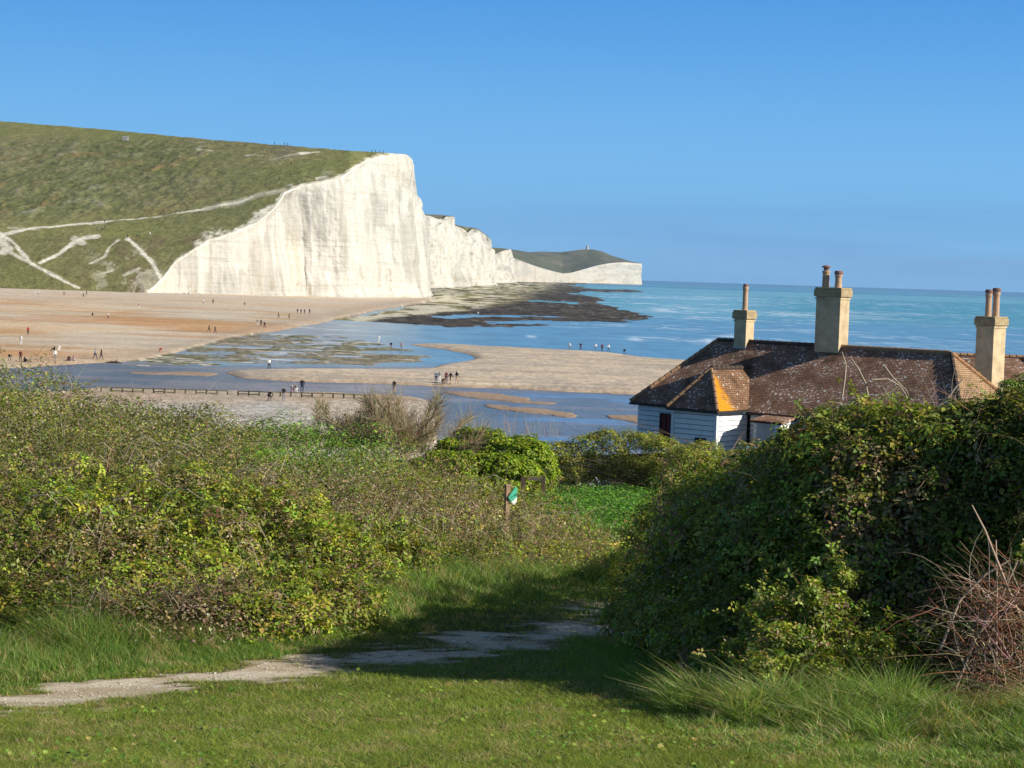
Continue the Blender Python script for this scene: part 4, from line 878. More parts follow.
# bare willow bush: brown twigs against the beach
def twiggy(name, px_, yb_, d_, wpx, hpx, n, label, pal):
    B = at(px_, yb_, d_); root = empty(name, tuple(B), 0, label, 'bush'); n1 = 34; a = rng.normal(size=(n1, 2)); L_ = hpx/F*d_; w = wpx/F*d_
    Dv = np.stack([a[:, 0]*1.1*w/L_, a[:, 1]*.6, np.ones(n1)*.9], 1); o1, pts = stems('branches', np.repeat(B[None], n1, 0)+rng.normal(size=(n1, 3))*np.array([w*.35, .3, 0]), Dv, L_*rng.uniform(.45, .95, n1), .013, tints(n1, pal, [1]*len(pal), .2), droop=.1, wob=.2, seg=6, parent=root)
    i_ = rng.integers(0, n1, n); j_ = rng.integers(2, 6, n); f_ = rng.random((n, 1)); P = pts[i_, j_]*(1-f_)+pts[i_, j_+1-(j_ == 6)]*f_; Dd = pts[i_, j_]-pts[i_, j_-1]; Dd /= np.linalg.norm(Dd, axis=1)[:, None]
    tag(o1, kind='stuff'); so_, _ = stems('twigs', P, Dd+unit(n)*1.0+np.array([0, 0, .25]), L_*rng.uniform(.10, .34, n), .0050*d_/40, tints(n, pal, [1]*len(pal), .25), droop=-.2, wob=.2, seg=4, parent=root); tag(so_, kind='stuff')
    k = rng.integers(0, n, 1500); leaves('buds', P[k]+unit(1500)*.12, unit(1500), .045, tints(1500, [(.22, .21, .08), (.26, .18, .10)], [1, 1], .3), parent=root)
BARE = [(.34, .25, .16), (.40, .31, .20), (.26, .19, .12), (.36, .32, .15)]
twiggy('willow_bush', 344, 450, 46, 52, 58, 2600, 'bare brown twiggy bush, the left and lower of two against the pebble beach', BARE)
twiggy('willow_bush', 400, 458, 45, 60, 76, 5200, 'bare brown twiggy bush just left of the bright green bush', BARE)
for i_, (a_, b_, c_) in enumerate(((545, 434, 52), (455, 432, 47), (500, 430, 48))):
    pass
wd = np.array([at(px_, 436+rng.normal()*3, 47+rng.random()*4) for px_ in rng.uniform(440, 560, 130)])
tag(stems('dry_weeds', wd, unit(130)*.35+np.array([0, 0, 1]), rng.uniform(.25, .75, 130), .005, tints(130, DRY, [1]*4, .2), droop=.2, wob=.2)[0], kind='stuff')

# ------------------------------------------------------------------ garden ground cover
def scatter(poly, n, dlo=5, dhi=60):
    poly = np.array(poly, float); W_ = np.array([gpt(a, b) for a, b in poly]); lo = W_[:, :2].min(0); hi = W_[:, :2].max(0)
    x = rng.uniform(lo[0], hi[0], n); y = rng.uniform(lo[1], hi[1], n); k = inpoly(x, y, W_[:, :2]); x, y = x[k], y[k]; return x, y
x, y = scatter([(515, 512), (560, 500), (640, 500), (700, 498), (700, 525), (640, 545), (600, 548), (560, 530)], 60000)
z = G(x, y)+rng.random(len(x))**.6*(.30+.25*fbm(x/.5, y/.8, 721, 3))
tag(leaves('nettle_patch', np.stack([x, y, z], 1), unit(len(x))*.6+np.array([0, 0, 1]), .075*rng.uniform(.6, 1.3, len(x)), tints(len(x), [(.11, .26, .035), (.18, .34, .05), (.07, .17, .03)], [2, 2, 1], .25)), kind='stuff')
P = []
for (px_, py_, n_) in ((601, 497, 130), (618, 499, 60), (592, 500, 40), (543, 506, 30)):
    p = gpt(px_, py_); P.append(p+rng.normal(size=(n_, 3))*np.array([.22, .35, .07])+np.array([0, 0, .42]))
P = np.concatenate(P); tag(leaves('bluebell_patch', P, unit(len(P)), .07, tints(len(P), [(.42, .42, .62), (.55, .55, .70)], [1, 1], .15)), kind='stuff')

# ------------------------------------------------------------------ grass
def bladefield(name, x, y, h, w, pal, wts, lean, keepoff=True, wind=(-.15, .05)):
    if keepoff:
        k = bareat(x, y) < rng.uniform(-.15, .12, len(x)); x, y = x[k], y[k]; h = h[k] if np.ndim(h) else h
    P = np.stack([x, y, G(x, y)-.004], 1); c = tints(len(x), pal, wts, .22, .08); f_ = fbm(x/.7, y/.7, 731, 4); c = c*(.78+.5*f_)[:, None]
    f2 = fbm(x/.22, y/.16, 735, 3); c = mixc(c, tints(len(x), [(.42, .35, .14), (.46, .38, .20)], [1, 1], .2), ((f2 > .60) & (rng.random(len(x)) < .5))*1.0)
    return tag(blades(name, P, h, np.maximum(w, .32*y/F), c, lean, wind=wind), kind='stuff')
LAWN = [(.19, .25, .032), (.25, .30, .042), (.13, .185, .03), (.36, .33, .11)]
n_ = 820000; yq = 7.2*(22/7.2)**rng.random(n_); xq = rng.uniform(-.48, .44, n_)*yq*1.0; m_ = (yq < front_d(512+xq/yq*F)+.3) 
xq, yq = xq[m_], yq[m_]
bladefield('lawn_grass', xq, yq, .030*rng.uniform(.5, 1.5, len(xq)), .0016, LAWN, [4, 3, 2, 1], .75)
# long grass along the foot of the brambles and on the bank
n_ = 110000; q_ = rng.uniform(-230, 625, n_); f0 = front_d(q_); pathback = np.interp(q_, [-60, 150, 350, 450, 520, 600], [pa[0][1]+.5, 13.6, 14.9, 16.6, 17.6, 19.3])
dq = pathback+(f0+.5-pathback)*rng.random(n_)**.8; x_ = (q_-512)/F*dq; tq = (dq-pathback)/(f0+.5-pathback)
hh = (.05+.20*sstep(.05, .7, tq)*np.interp(q_, [-200, 120, 180, 370, 420, 620], [1.35, 1.35, .8, .8, 1.0, .9])*(.15+1.7*fbm(x_/.35, dq/.3, 741, 4)))*rng.uniform(.5, 1.2, n_)
bladefield('long_grass', x_, dq, hh, .0022, [(.12, .21, .035), (.17, .28, .05), (.085, .15, .03), (.32, .31, .11)], [4, 3, 2, 1.2], .30)
# long grass in front of the hedge, bottom right
n_ = 56000; q_ = rng.uniform(680, 1180, n_); fb = np.interp(q_, [640, 700, 760, 860, 950, 1180], [11.2, 11.3, 11.2, 11.0, 10.9, 10.4]); nb = np.interp(q_, [640, 700, 780, 860, 1024, 1180], [10.8, 10.0, 9.1, 8.7, 8.1, 7.9])
dq = nb+(fb-nb)*rng.random(n_)**.75; x_ = (q_-512)/F*dq; tq = (dq-nb)/(fb-nb)
hh = (.035+.28*sstep(.05, 1.0, tq)*np.clip(2.4*fbm(x_/.22, dq/.22, 745, 4)-.75, .05, 1.2)*np.interp(q_, [680, 740, 930, 980, 1180], [.4, 1, 1, .75, .8]))*rng.uniform(.4, 1.3, n_)
bladefield('long_grass', x_, dq, hh, .0032, [(.15, .25, .045), (.22, .33, .07), (.10, .17, .03), (.40, .36, .18)], [4, 3, 2, 2.2], .46, wind=(-.04, 0))
# long grass in the hedge shade
n_ = 50000; q_ = rng.uniform(560, 760, n_); dq = rng.uniform(11, 19, n_); x_ = (q_-512)/F*dq; hx = np.interp(dq, [11, 12, 14, 16, 18, 20], [1.6, 1.05, .75, .85, 1.1, 1.25]); k = x_ > hx-.1-rng.random(n_)*.3
hh = (.04+.07*rng.random(n_)); bladefield('long_grass', x_[k], dq[k], hh[k], .0022, [(.14, .24, .04), (.18, .30, .05)], [1, 1], .4)
# sparse grass down the garden path
x, y = scatter([(600, 590), (640, 585), (665, 545), (650, 530), (600, 545)], 30000); bladefield('long_grass', x, y, .12*rng.uniform(.5, 1.3, len(x)), .003, LAWN, [2, 4, 1, 1], .5)
# flat weeds, clover and fallen leaves in the turf
n_ = 9000; yq = 8*(17/8)**rng.random(n_); xq = rng.uniform(-.34, .34, n_)*yq; wk = (fbm(xq/.35, yq/.35, 771, 4) > .56) & (yq < front_d(512+xq/yq*F)) & (bareat(xq, yq) < -.2); xq, yq = xq[wk], yq[wk]
tag(leaves('turf_weeds', np.stack([xq, yq, G(xq, yq)+rng.uniform(.012, .04, len(xq))], 1), unit(len(xq))*.5+np.array([0, -.2, 1]), rng.uniform(.015, .04, len(xq)), tints(len(xq), [(.14, .24, .035), (.22, .30, .05), (.34, .28, .12)], [3, 3, .6], .25), aspect=.9), kind='stuff')
# small chalk stones lying along the path
n_ = 2600; k_ = rng.integers(0, n_l, n_); v_ = rng.normal(size=n_)*.55; x = cx[k_]-ty[k_]*v_*cw[k_]; y = cy[k_]+tx[k_]*v_*cw[k_]; kk = (bareat(x, y) > -.1) & (y < 24); x, y = x[kk], y[kk]; n_ = len(x); sz = rng.uniform(.003, .011, n_)*np.where(rng.random(n_) < .03, 2.0, 1)
base_ = np.array([[1, 0, 0], [0, 1, 0], [-1, 0, 0], [0, -1, 0], [0, 0, .7], [0, 0, -.5]]); C0 = np.stack([x, y, G(x, y)+.006], 1)
V_ = (C0[:, None]+base_[None]*sz[:, None, None]*(.7+.6*rng.random((n_, 6, 1)))).reshape(-1, 3); f_ = (np.arange(n_)[:, None, None]*6+np.array([[0, 1, 4], [1, 2, 4], [2, 3, 4], [3, 0, 4], [1, 0, 5], [2, 1, 5], [3, 2, 5], [0, 3, 5]])[None]).reshape(-1, 3)
tag(npmesh('path_gravel', V_, [f_], PM, colors=np.repeat(tints(n_, [(.62, .57, .48), (.42, .36, .28)], [3, 2], .12, .02), 6, axis=0)), kind='stuff')
wb = [(486, 638, .035, 'white stone on the shaded part of the path'), (97, 590, .03, 'white stone at the foot of the left brambles'), (368, 607, .02, 'small white stone in the grass right of the big bramble mound'), (1010, 725, .04, 'white stone below the dead canes at the bottom right'), (232, 738, .012, 'tiny white stone out on the sunny lawn'), (210, 620, .02, 'small white stone under the middle bramble mound')]
STM = simple('white_stone', (.75, .73, .68), .8)
for px_, py_, s_, lab in wb:
    p = gpt(px_, py_, 6); bm_ = MB().lathe((0, 0, 0), [(s_*.5, 0), (s_, s_*.25), (s_*.8, s_*.7), (s_*.25, s_*.9)], 8).build('chalk_stone', STM); bm_.location = tuple(p); bm_.rotation_euler = (.2, .3, rng.random()*3)
    tag(bm_, lab, 'stone', 'loose white stones in the grass')
# ================================================================== COTTAGES
def tilemat(name, c1, c2, mortar, specks=.62):
    m, nt, p, o = newmat(name); uv = nt.nodes.new('ShaderNodeTexCoord').outputs['UV']
    b = nt.nodes.new('ShaderNodeTexBrick'); nt.links.new(uv, b.inputs['Vector']); b.inputs['Scale'].default_value = 1.0
    b.inputs['Brick Width'].default_value = .17; b.inputs['Row Height'].default_value = .10; b.inputs['Mortar Size'].default_value = .010; b.inputs['Mortar Smooth'].default_value = .3; b.inputs['Bias'].default_value = -.1
    b.inputs['Color1'].default_value = (*c1, 1); b.inputs['Color2'].default_value = (*c2, 1); b.inputs['Mortar'].default_value = (*mortar, 1)
    n1 = noise(nt, 1.1, 5, .6, vec=uv); n2 = noise(nt, 7.5, 3, .55, vec=uv); n3 = noise(nt, .45, 4, .6, vec=uv); n4 = noise(nt, 3.0, 3, .6, vec=uv)
    c = mul(nt, b.outputs['Color'], mrange(nt, n1, .3, .7, .65, 1.35))
    c = mixn(nt, mrange(nt, n3, .56, .64, 0, .55), c, (.035, .03, .02))              # dark algae
    c = mixn(nt, mrange(nt, n4, .62, .70, 0, .5), c, (.22, .17, .07))                # ochre lichen bloom
    md = nt.nodes.new('ShaderNodeMath'); md.operation = 'MULTIPLY'; nt.links.new(mrange(nt, n2, specks, specks+.025, 0, 1), md.inputs[0]); nt.links.new(mrange(nt, n1, .46, .54, 0, 1), md.inputs[1])
    c = mixn(nt, md.outputs[0], c, (.78, .76, .70))                                  # white lichen spots
    nt.links.new(c, p.inputs['Base Color']); p.inputs['Roughness'].default_value = .85; p.inputs['Specular IOR Level'].default_value = .15
    sx = nt.nodes.new('ShaderNodeSeparateXYZ'); nt.links.new(uv, sx.inputs[0]); fr = nt.nodes.new('ShaderNodeMath'); fr.operation = 'MODULO'; fr.inputs[1].default_value = .10
    nt.links.new(sx.outputs['Y'], fr.inputs[0]); ad = nt.nodes.new('ShaderNodeMath'); ad.operation = 'SUBTRACT'; nt.links.new(b.outputs['Fac'], ad.inputs[1])
    sc_ = nt.nodes.new('ShaderNodeMath'); sc_.operation = 'MULTIPLY'; sc_.inputs[1].default_value = -8; nt.links.new(fr.outputs[0], sc_.inputs[0]); nt.links.new(sc_.outputs[0], ad.inputs[0])
    bump(nt, p, ad.outputs[0], 1.0, .03); return m
ROOFM = tilemat('roof_tiles', (.255, .14, .092), (.38, .225, .155), (.05, .032, .022), .585)
ROOFM2 = tilemat('roof_tiles_sunlit', (.40, .25, .14), (.48, .31, .18), (.12, .07, .04), .70)  # paler, less speckled tiles: sunlight put into the colour of the right-hand hips
def bayroofmat():
    m, nt, p, o = newmat('bay_roof_tiles'); return m
ROOFO = tilemat('roof_tiles_orange_lichen', (.22, .12, .07), (.30, .17, .10), (.05, .03, .02), .61)
nt = ROOFO.node_tree; p_ = [n for n in nt.nodes if n.type == 'BSDF_PRINCIPLED'][0]; src = p_.inputs['Base Color'].links[0].from_socket
uvs = nt.nodes.new('ShaderNodeTexCoord').outputs['UV']; sx = nt.nodes.new('ShaderNodeSeparateXYZ'); nt.links.new(uvs, sx.inputs[0])
no = noise(nt, 2.2, 5, .65, vec=uvs); av = nt.nodes.new('ShaderNodeMath'); av.operation = 'MULTIPLY_ADD'; nt.links.new(no, av.inputs[0]); av.inputs[1].default_value = 2.4; nt.links.new(sx.outputs['X'], av.inputs[2])
nt.links.new(mixn(nt, mrange(nt, av.outputs[0], 2.1, 2.75, .95, 0), src, (.78, .33, .02)), p_.inputs['Base Color'])
RIDGEM = simple('ridge_tile', (.34, .20, .11), .85, .4, 5, .3, .01); RIDGED = simple('ridge_tile_dark', (.07, .05, .04), .85, .4, 5)
RENDERM = simple('chimney_render', (.56, .43, .26), .9, .32, 2.2, .4, .01); CAPM = simple('chimney_cap_lichen', (.38, .29, .16), .9, .35, 5, .4, .01)
POTM = simple('chimney_pot_clay', (.52, .33, .20), .8, .2, 4); POTD = simple('chimney_pot_top', (.24, .12, .09), .8, .3, 6); LEADM = simple('lead_flashing', (.38, .40, .36), .6, .2, 3); DARKM = simple('dark_opening', (.02, .02, .02), .6)
def boards(name, c, rough=.55):
    m, nt, p, o = newmat(name); n = noise(nt, 3, 5, .65); n2 = noise(nt, .9, 4, .6, sc3=(1, 1, .3))
    rgb = nt.nodes.new('ShaderNodeRGB'); rgb.outputs[0].default_value = (*c, 1)
    cc = mul(nt, rgb.outputs[0], mrange(nt, n, .3, .7, .90, 1.06)); cc = mixn(nt, mrange(nt, n2, .58, .72, 0, .4), cc, (.34, .33, .27))
    nt.links.new(cc, p.inputs['Base Color']); p.inputs['Roughness'].default_value = rough; return m
GAPM = simple('board_gap_shade_grime', (.16, .15, .13), .9)  # dark backing: shadow under the laps, with dirt lines, put into the colour
WHITEB = boards('white_weatherboard', (.80, .80, .78)); WINM = simple('window_frame_white', (.75, .75, .72), .5, .05); GREYB = simple('window_blind_grey', (.42, .43, .42), .8, .1, 3)
GLASS, gnt, gp, go_ = newmat('window_glass'); gp.inputs['Base Color'].default_value = (.03, .04, .05, 1); gp.inputs['Roughness'].default_value = .08
REDM = simple('red_curtain', (.16, .02, .02), .7, .3, 8); GUTM = simple('black_gutter', (.03, .03, .03), .5, .1); PIPEM = simple('white_downpipe', (.7, .72, .74), .5, .08)

UX = np.array([.741, -.671, 0.0]); NX = np.array([-.671, -.741, 0.0]); ANG = math.atan2(UX[1], UX[0])   # ridge direction; front normal
A0 = onz(np.array(718.), np.array(340.), CZ-2.75); GZ = 7.0; RZ = 12.25; EZ = 9.2; HW = 3.3; HIP = 2.6; RL = 12.5
class HouseFrame:
    """local axes: x along the ridge (to the right and nearer), y towards the back, z up"""
    def __init__(s, origin, ang): s.o = origin; s.a = ang
def roof_face(root, name, P, mat, uvo=(0, 0), thick=.09):
    P = [np.array(q, float) for q in P]; e = P[1]-P[0]; e = e/np.linalg.norm(e); n = np.cross(P[1]-P[0], P[-1]-P[0]); n /= np.linalg.norm(n); v = np.cross(n, e)
    V = P+[q-n*thick for q in P]; k = len(P); F_ = [tuple(range(k)), tuple(range(2*k-1, k-1, -1))]+[(i, i+k, (i+1) % k+k, (i+1) % k) for i in range(k)]
    me = bpy.data.meshes.new(name); me.from_pydata([tuple(q) for q in V], [], F_); me.update(); me.materials.append(mat)
    ul = me.uv_layers.new(name='UVMap')
    for lp in me.loops:
        q = np.array(me.vertices[lp.vertex_index].co)-P[0]; ul.data[lp.index].uv = (q@e+uvo[0], q@v+uvo[1])
    o = bpy.data.objects.new(name, me); col.objects.link(o); o.parent = root; return o
def ridge_run(root, a, b, mat, name='ridge_tiles', r=.11):
    a, b = np.array(a, float), np.array(b, float); n = max(2, int(np.linalg.norm(b-a)/.33)); m_ = MB()
    for i in range(n):
        p, q = a+(b-a)*(i/n), a+(b-a)*((i+.96)/n); m_.tube([p+np.array([0, 0, .015]), q], [r*1.06, r*.94], 8)
    return m_.build(name, mat, root)
def board_wall(root, a, b, z0, z1, mat, name='wall', pitch=.23):
    """weatherboards: each board a sloping strip lapping the one below"""
    a, b = np.array([*a, 0.]), np.array([*b, 0.]); e = (b-a)/np.linalg.norm(b-a); n = np.array([e[1], -e[0], 0]); m_ = MB(); z = z0; k = 0; bk = MB(); bk.add([a-n*.02, b-n*.02, b-n*.02+np.array([0, 0, z1-z0]), a-n*.02+np.array([0, 0, z1-z0])], [(0, 1, 2, 3)]) ; bk.build('board_backing', GAPM, root)
    while z < z1-.01:
        t = min(z+pitch, z1); P = []
        for (z_, o_) in ((z, .050), (t-.030, .012)):
            for q in (a, b): P.append(q+n*o_+np.array([0, 0, z_]))
        Q = [q-n*.10 for q in P[:2]]+[P[2]-n*.10, P[3]-n*.10]
        m_.add(P+Q, [(0, 1, 3, 2), (5, 4, 6, 7), (0, 4, 5, 1), (2, 3, 7, 6), (0, 2, 6, 4), (1, 5, 7, 3)]); z = t
    return m_.build(name, mat, root)
root = empty('cottage', tuple(np.array([A0[0], A0[1], GZ])), ANG, 'low white weatherboarded cottage with a brown lichen-spotted tiled roof behind the hedge', 'cottage')
# local coordinates: x along ridge, y = towards the back, z above ground
rz, ez = RZ-GZ, EZ-GZ
roof_face(root, 'roof_slope', [(-HIP, -HW, ez), (RL+HIP, -HW, ez), (RL, 0, rz), (0, 0, rz)], ROOFM)
roof_face(root, 'roof_slope', [(RL+HIP, HW, ez), (-HIP, HW, ez), (0, 0, rz), (RL, 0, rz)], ROOFM, (3, 1))
roof_face(root, 'roof_hip', [(RL+HIP, -HW, ez), (RL+HIP, HW, ez), (RL, 0, rz)], ROOFM2, (1, 4))
roof_face(root, 'roof_hip', [(-HIP, HW, ez), (-HIP, -HW, ez), (0, 0, rz)], ROOFM, (7, 4))
ridge_run(root, (0, 0, rz), (5.6, 0, rz), RIDGED); ridge_run(root, (6.9, 0, rz), (RL, 0, rz), RIDGEM)
ridge_run(root, (-HIP, -HW, ez+.02), (0, 0, rz), RIDGEM); ridge_run(root, (RL+HIP, -HW, ez+.02), (RL, 0, rz), RIDGED, r=.10); ridge_run(root, (RL+HIP, HW, ez+.02), (RL, 0, rz), simple('ridge_tile_orange', (.38, .20, .10), .85, .3, 5))
wi = .28
board_wall(root, (-HIP+wi, -HW+wi), (1.4, -HW+wi), 0, ez-.02, WHITEB); board_wall(root, (4.2, -HW+wi), (RL+HIP-wi, -HW+wi), 0, ez-.02, WHITEB)
board_wall(root, (RL+HIP-wi, -HW+wi), (RL+HIP-wi, HW-wi), 0, ez-.02, WHITEB); board_wall(root, (-HIP+wi, HW-wi), (-HIP+wi, -HW+wi), 0, ez-.02, WHITEB); board_wall(root, (RL+HIP-wi, HW-wi), (-HIP+wi, HW-wi), 0, ez-.02, WHITEB)
MB().tube([(-HIP, -HW-.05, ez-.07), (1.2, -HW-.05, ez-.07)], .055, 8).build('gutter', GUTM, root); MB().tube([(4.3, -HW-.05, ez-.07), (RL+HIP, -HW-.05, ez-.07)], .055, 8).build('gutter', GUTM, root)
MB().tube([(1.32, -HW+wi-.07, ez-.1), (1.32, -HW+wi-.07, 0)], .045, 8).build('downpipe', PIPEM, root)
# projecting bay with its own hipped roof
bx0, bx1, by = 1.42, 4.22, -HW-2.35; bz = ez+.10; bm = (bx0+bx1)/2; br = rz-1.15; k_ = 1.35; yr = -HW*(rz-br)/(rz-ez)
roof_face(root, 'bay_roof_slope', [(bx1, by, bz), (bx1, -HW+.0, bz), (bm, yr, br), (bm, by+k_, br)], ROOFO)
roof_face(root, 'bay_roof_slope', [(bx0, -HW, bz), (bx0, by, bz), (bm, by+k_, br), (bm, yr, br)], ROOFM)
roof_face(root, 'bay_roof_hip', [(bx0, by, bz), (bx1, by, bz), (bm, by+k_, br)], ROOFM, (2, 3))
ridge_run(root, (bm, by+k_, br), (bm, yr+.1, br), RIDGED); ridge_run(root, (bx0, by, bz+.02), (bm, by+k_, br), RIDGEM); ridge_run(root, (bx1, by, bz+.02), (bm, by+k_, br), RIDGEM, r=.08)
board_wall(root, (bx0+.2, by+.22), (bx1-.2, by+.22), 0, bz-.02, WHITEB, 'bay_wall'); board_wall(root, (bx1-.2, by+.22), (bx1-.2, -HW+.2), 0, bz-.02, WHITEB, 'bay_wall'); board_wall(root, (bx0+.2, -HW+.2), (bx0+.2, by+.22), 0, bz-.02, WHITEB, 'bay_wall')
MB().tube([(bx0-.02, by-.05, bz-.07), (bx1+.05, by-.05, bz-.07), (bx1+.05, -HW, bz-.07)], .055, 8).build('gutter', GUTM, root)
for (cx_, cy_) in ((bx1-.2, by+.22), (bx0+.2, by+.22)): MB().box((cx_, cy_, bz/2), (.14, .14, bz)).build('corner_board', PIPEM, root)
# small storm porch
px0, px1, py_ = 5.3, 6.7, -HW-1.0
board_wall(root, (px0, py_), (px1, py_), 0, ez-.25, WHITEB, 'porch_wall'); board_wall(root, (px1, py_), (px1, -HW+wi), 0, ez-.25, WHITEB, 'porch_wall'); board_wall(root, (px0, -HW+wi), (px0, py_), 0, ez-.25, WHITEB, 'porch_wall')
roof_face(root, 'porch_roof', [(px0-.15, py_-.18, ez-.26), (px1+.15, py_-.18, ez-.26), (px1+.15, -HW+.05, ez-.04), (px0-.15, -HW+.05, ez-.04)], ROOFM, (5, 5))
def window(cx_, y, z0, z1, w, frame, pane, curtain=None, bars=1, name='window', side='y'):
    f = MB(); t = .06
    for (dx, dz, sx_, sz_) in ((0, z0, w+t, t), (0, z1, w+t, t), (-w/2, (z0+z1)/2, t, z1-z0), (w/2, (z0+z1)/2, t, z1-z0)):
        f.box((cx_+dx, y, dz), (sx_, .10, sz_))
    for b_ in range(bars): f.box((cx_-w/2+w*(b_+1)/(bars+1), y-.01, (z0+z1)/2), (.035, .06, z1-z0-.05))
    fo = f.build(name, frame, root); MB().box((cx_, y+.02, (z0+z1)/2), (w-.04, .02, z1-z0-.04)).build('pane', pane, fo)
    return fo
window(-1.2+.62, -HW+wi-.10, .25, 1.75, .62, DARKM, REDM, bars=1)
window(3.25, by+.22-.10, .35, 1.0, .5, DARKM, GLASS, bars=1)
w_ = window(4.78, -HW+wi-.10, .55, 1.95, .62, WINM, GREYB, bars=2)
MB().box((px0+.6, py_-.04, 1.35), (.9, .03, 1.1)).build('blind', GREYB, root)
# chimneys
def chimney(lx, ly, w, dp, z0, z1, pots, cap_h=.32, over=.09, rootx=None, pitch_cut=True):
    c = MB().box((lx, ly, (z0+z1)/2), (w, dp, z1-z0)).build('chimney', RENDERM, rootx or root, bevel=.015)
    k = MB().box((lx, ly, z1+cap_h/2-.08), (w+over*2, dp+over*2, cap_h)).box((lx, ly, z1+cap_h-.03), (w+over*1.2, dp+over*1.2, .10)).build('cap', CAPM, c, bevel=.02)
    MB().box((lx, ly, z1-.16), (w+over*.8, dp+over*.8, .09)).build('corbel', RENDERM, c, bevel=.01)
    for (dx, dy, r, h, hood) in pots:
        zt = z1+cap_h; pt = MB().lathe((lx+dx, ly+dy, zt-.02), [(r*1.12, 0), (r*1.05, .06), (r, .12), (r*.92, h*.8), (r*1.0, h*.86), (r*1.1, h*.9), (r*1.1, h)], 16).build('chimney_pot', POTM, c, smooth=False)
        hd = MB()
        if hood == 0: hd.lathe((lx+dx, ly+dy, zt+h-.015), [(r*1.0, 0), (r*.95, .06), (r*.75, .12)], 14)
        elif hood == 1: hd.lathe((lx+dx, ly+dy, zt+h-.01), [(r*.7, 0), (r*.7, .12), (r*1.25, .14), (r*1.1, .2), (r*.3, .24)], 14)
        else: hd.lathe((lx+dx, ly+dy, zt+h-.01), [(r*1.2, 0), (r*1.25, .10), (r*1.05, .18)], 14)
        hd.build('cowl', POTD, c)
    MB().box((lx, ly-.01, z0+.42), (w+.06, dp+.06, .10)).build('flashing', LEADM, c)
    return c
chimney(1.5, .0, .68, .66, rz-.7, rz+1.15, [(0, 0, .13, 1.15, 0)])
chimney(6.3, .1, 1.30, .78, rz-.8, rz+2.35, [(-.42, 0, .17, .80, 1), (.22, .05, .16, .62, 2)])
# second cottage of the row behind
A2 = at(905., 353., 97.); root2 = empty('cottage', (A2[0], A2[1], GZ), R(-8), 'second tiled cottage just showing behind the right end of the near cottage roof', 'cottage')
root_keep = root; root = root2; r2 = A2[2]-GZ; L2 = 5.9; hw2 = 3.2; e2_ = r2-2.7
roof_face(root2, 'roof_slope', [(-2.5, -hw2, e2_), (L2+2.5, -hw2, e2_), (L2, 0, r2), (0, 0, r2)], ROOFM, (2, 6)); roof_face(root2, 'roof_slope', [(L2+2.5, hw2, e2_), (-2.5, hw2, e2_), (0, 0, r2), (L2, 0, r2)], ROOFM, (9, 2))
roof_face(root2, 'roof_hip', [(L2+2.5, -hw2, e2_), (L2+2.5, hw2, e2_), (L2, 0, r2)], ROOFM2, (1, 1)); roof_face(root2, 'roof_hip', [(-2.5, hw2, e2_), (-2.5, -hw2, e2_), (0, 0, r2)], ROOFM, (5, 1))
ridge_run(root2, (0, 0, r2), (L2, 0, r2), RIDGEM); ridge_run(root2, (L2+2.5, -hw2, e2_), (L2, 0, r2), simple('ridge_tile_red', (.36, .15, .08), .85, .3, 5), r=.13)
for a_, b_ in (((-2.3, -2.95), (L2+2.3, -2.95)), ((L2+2.3, -2.95), (L2+2.3, 2.95)), ((L2+2.3, 2.95), (-2.3, 2.95)), ((-2.3, 2.95), (-2.3, -2.95))): board_wall(root2, a_, b_, 0, e2_-.03, WHITEB)
# tall chimney that rises from its front slope; placed in the row's common orientation
cpos = at(988.5, 388., 90.); lc = np.array([cpos[0]-A2[0], cpos[1]-A2[1]]); ca, sa = math.cos(R(8)), math.sin(R(8)); lx, ly = lc[0]*ca-lc[1]*sa, lc[0]*sa+lc[1]*ca
ztop = at(988.5, 323.5, 90.)[2]-GZ
def rotz(o, about, ang):
    for v_ in o.data.vertices:
        x_, y_ = v_.co.x-about[0], v_.co.y-about[1]; v_.co.x = about[0]+x_*math.cos(ang)-y_*math.sin(ang); v_.co.y = about[1]+x_*math.sin(ang)+y_*math.cos(ang)
    for c_ in [q for q in col.objects if q.parent == o]: rotz(c_, about, ang)
ch3 = chimney(lx, ly, .92, 1.18, 1.0, ztop, [(-.12, -.14, .15, 1.12, 2), (.14, .12, .16, 1.2, 2)], rootx=root2)
rotz(ch3, (lx, ly), ANG-R(-8))
root = root_keep
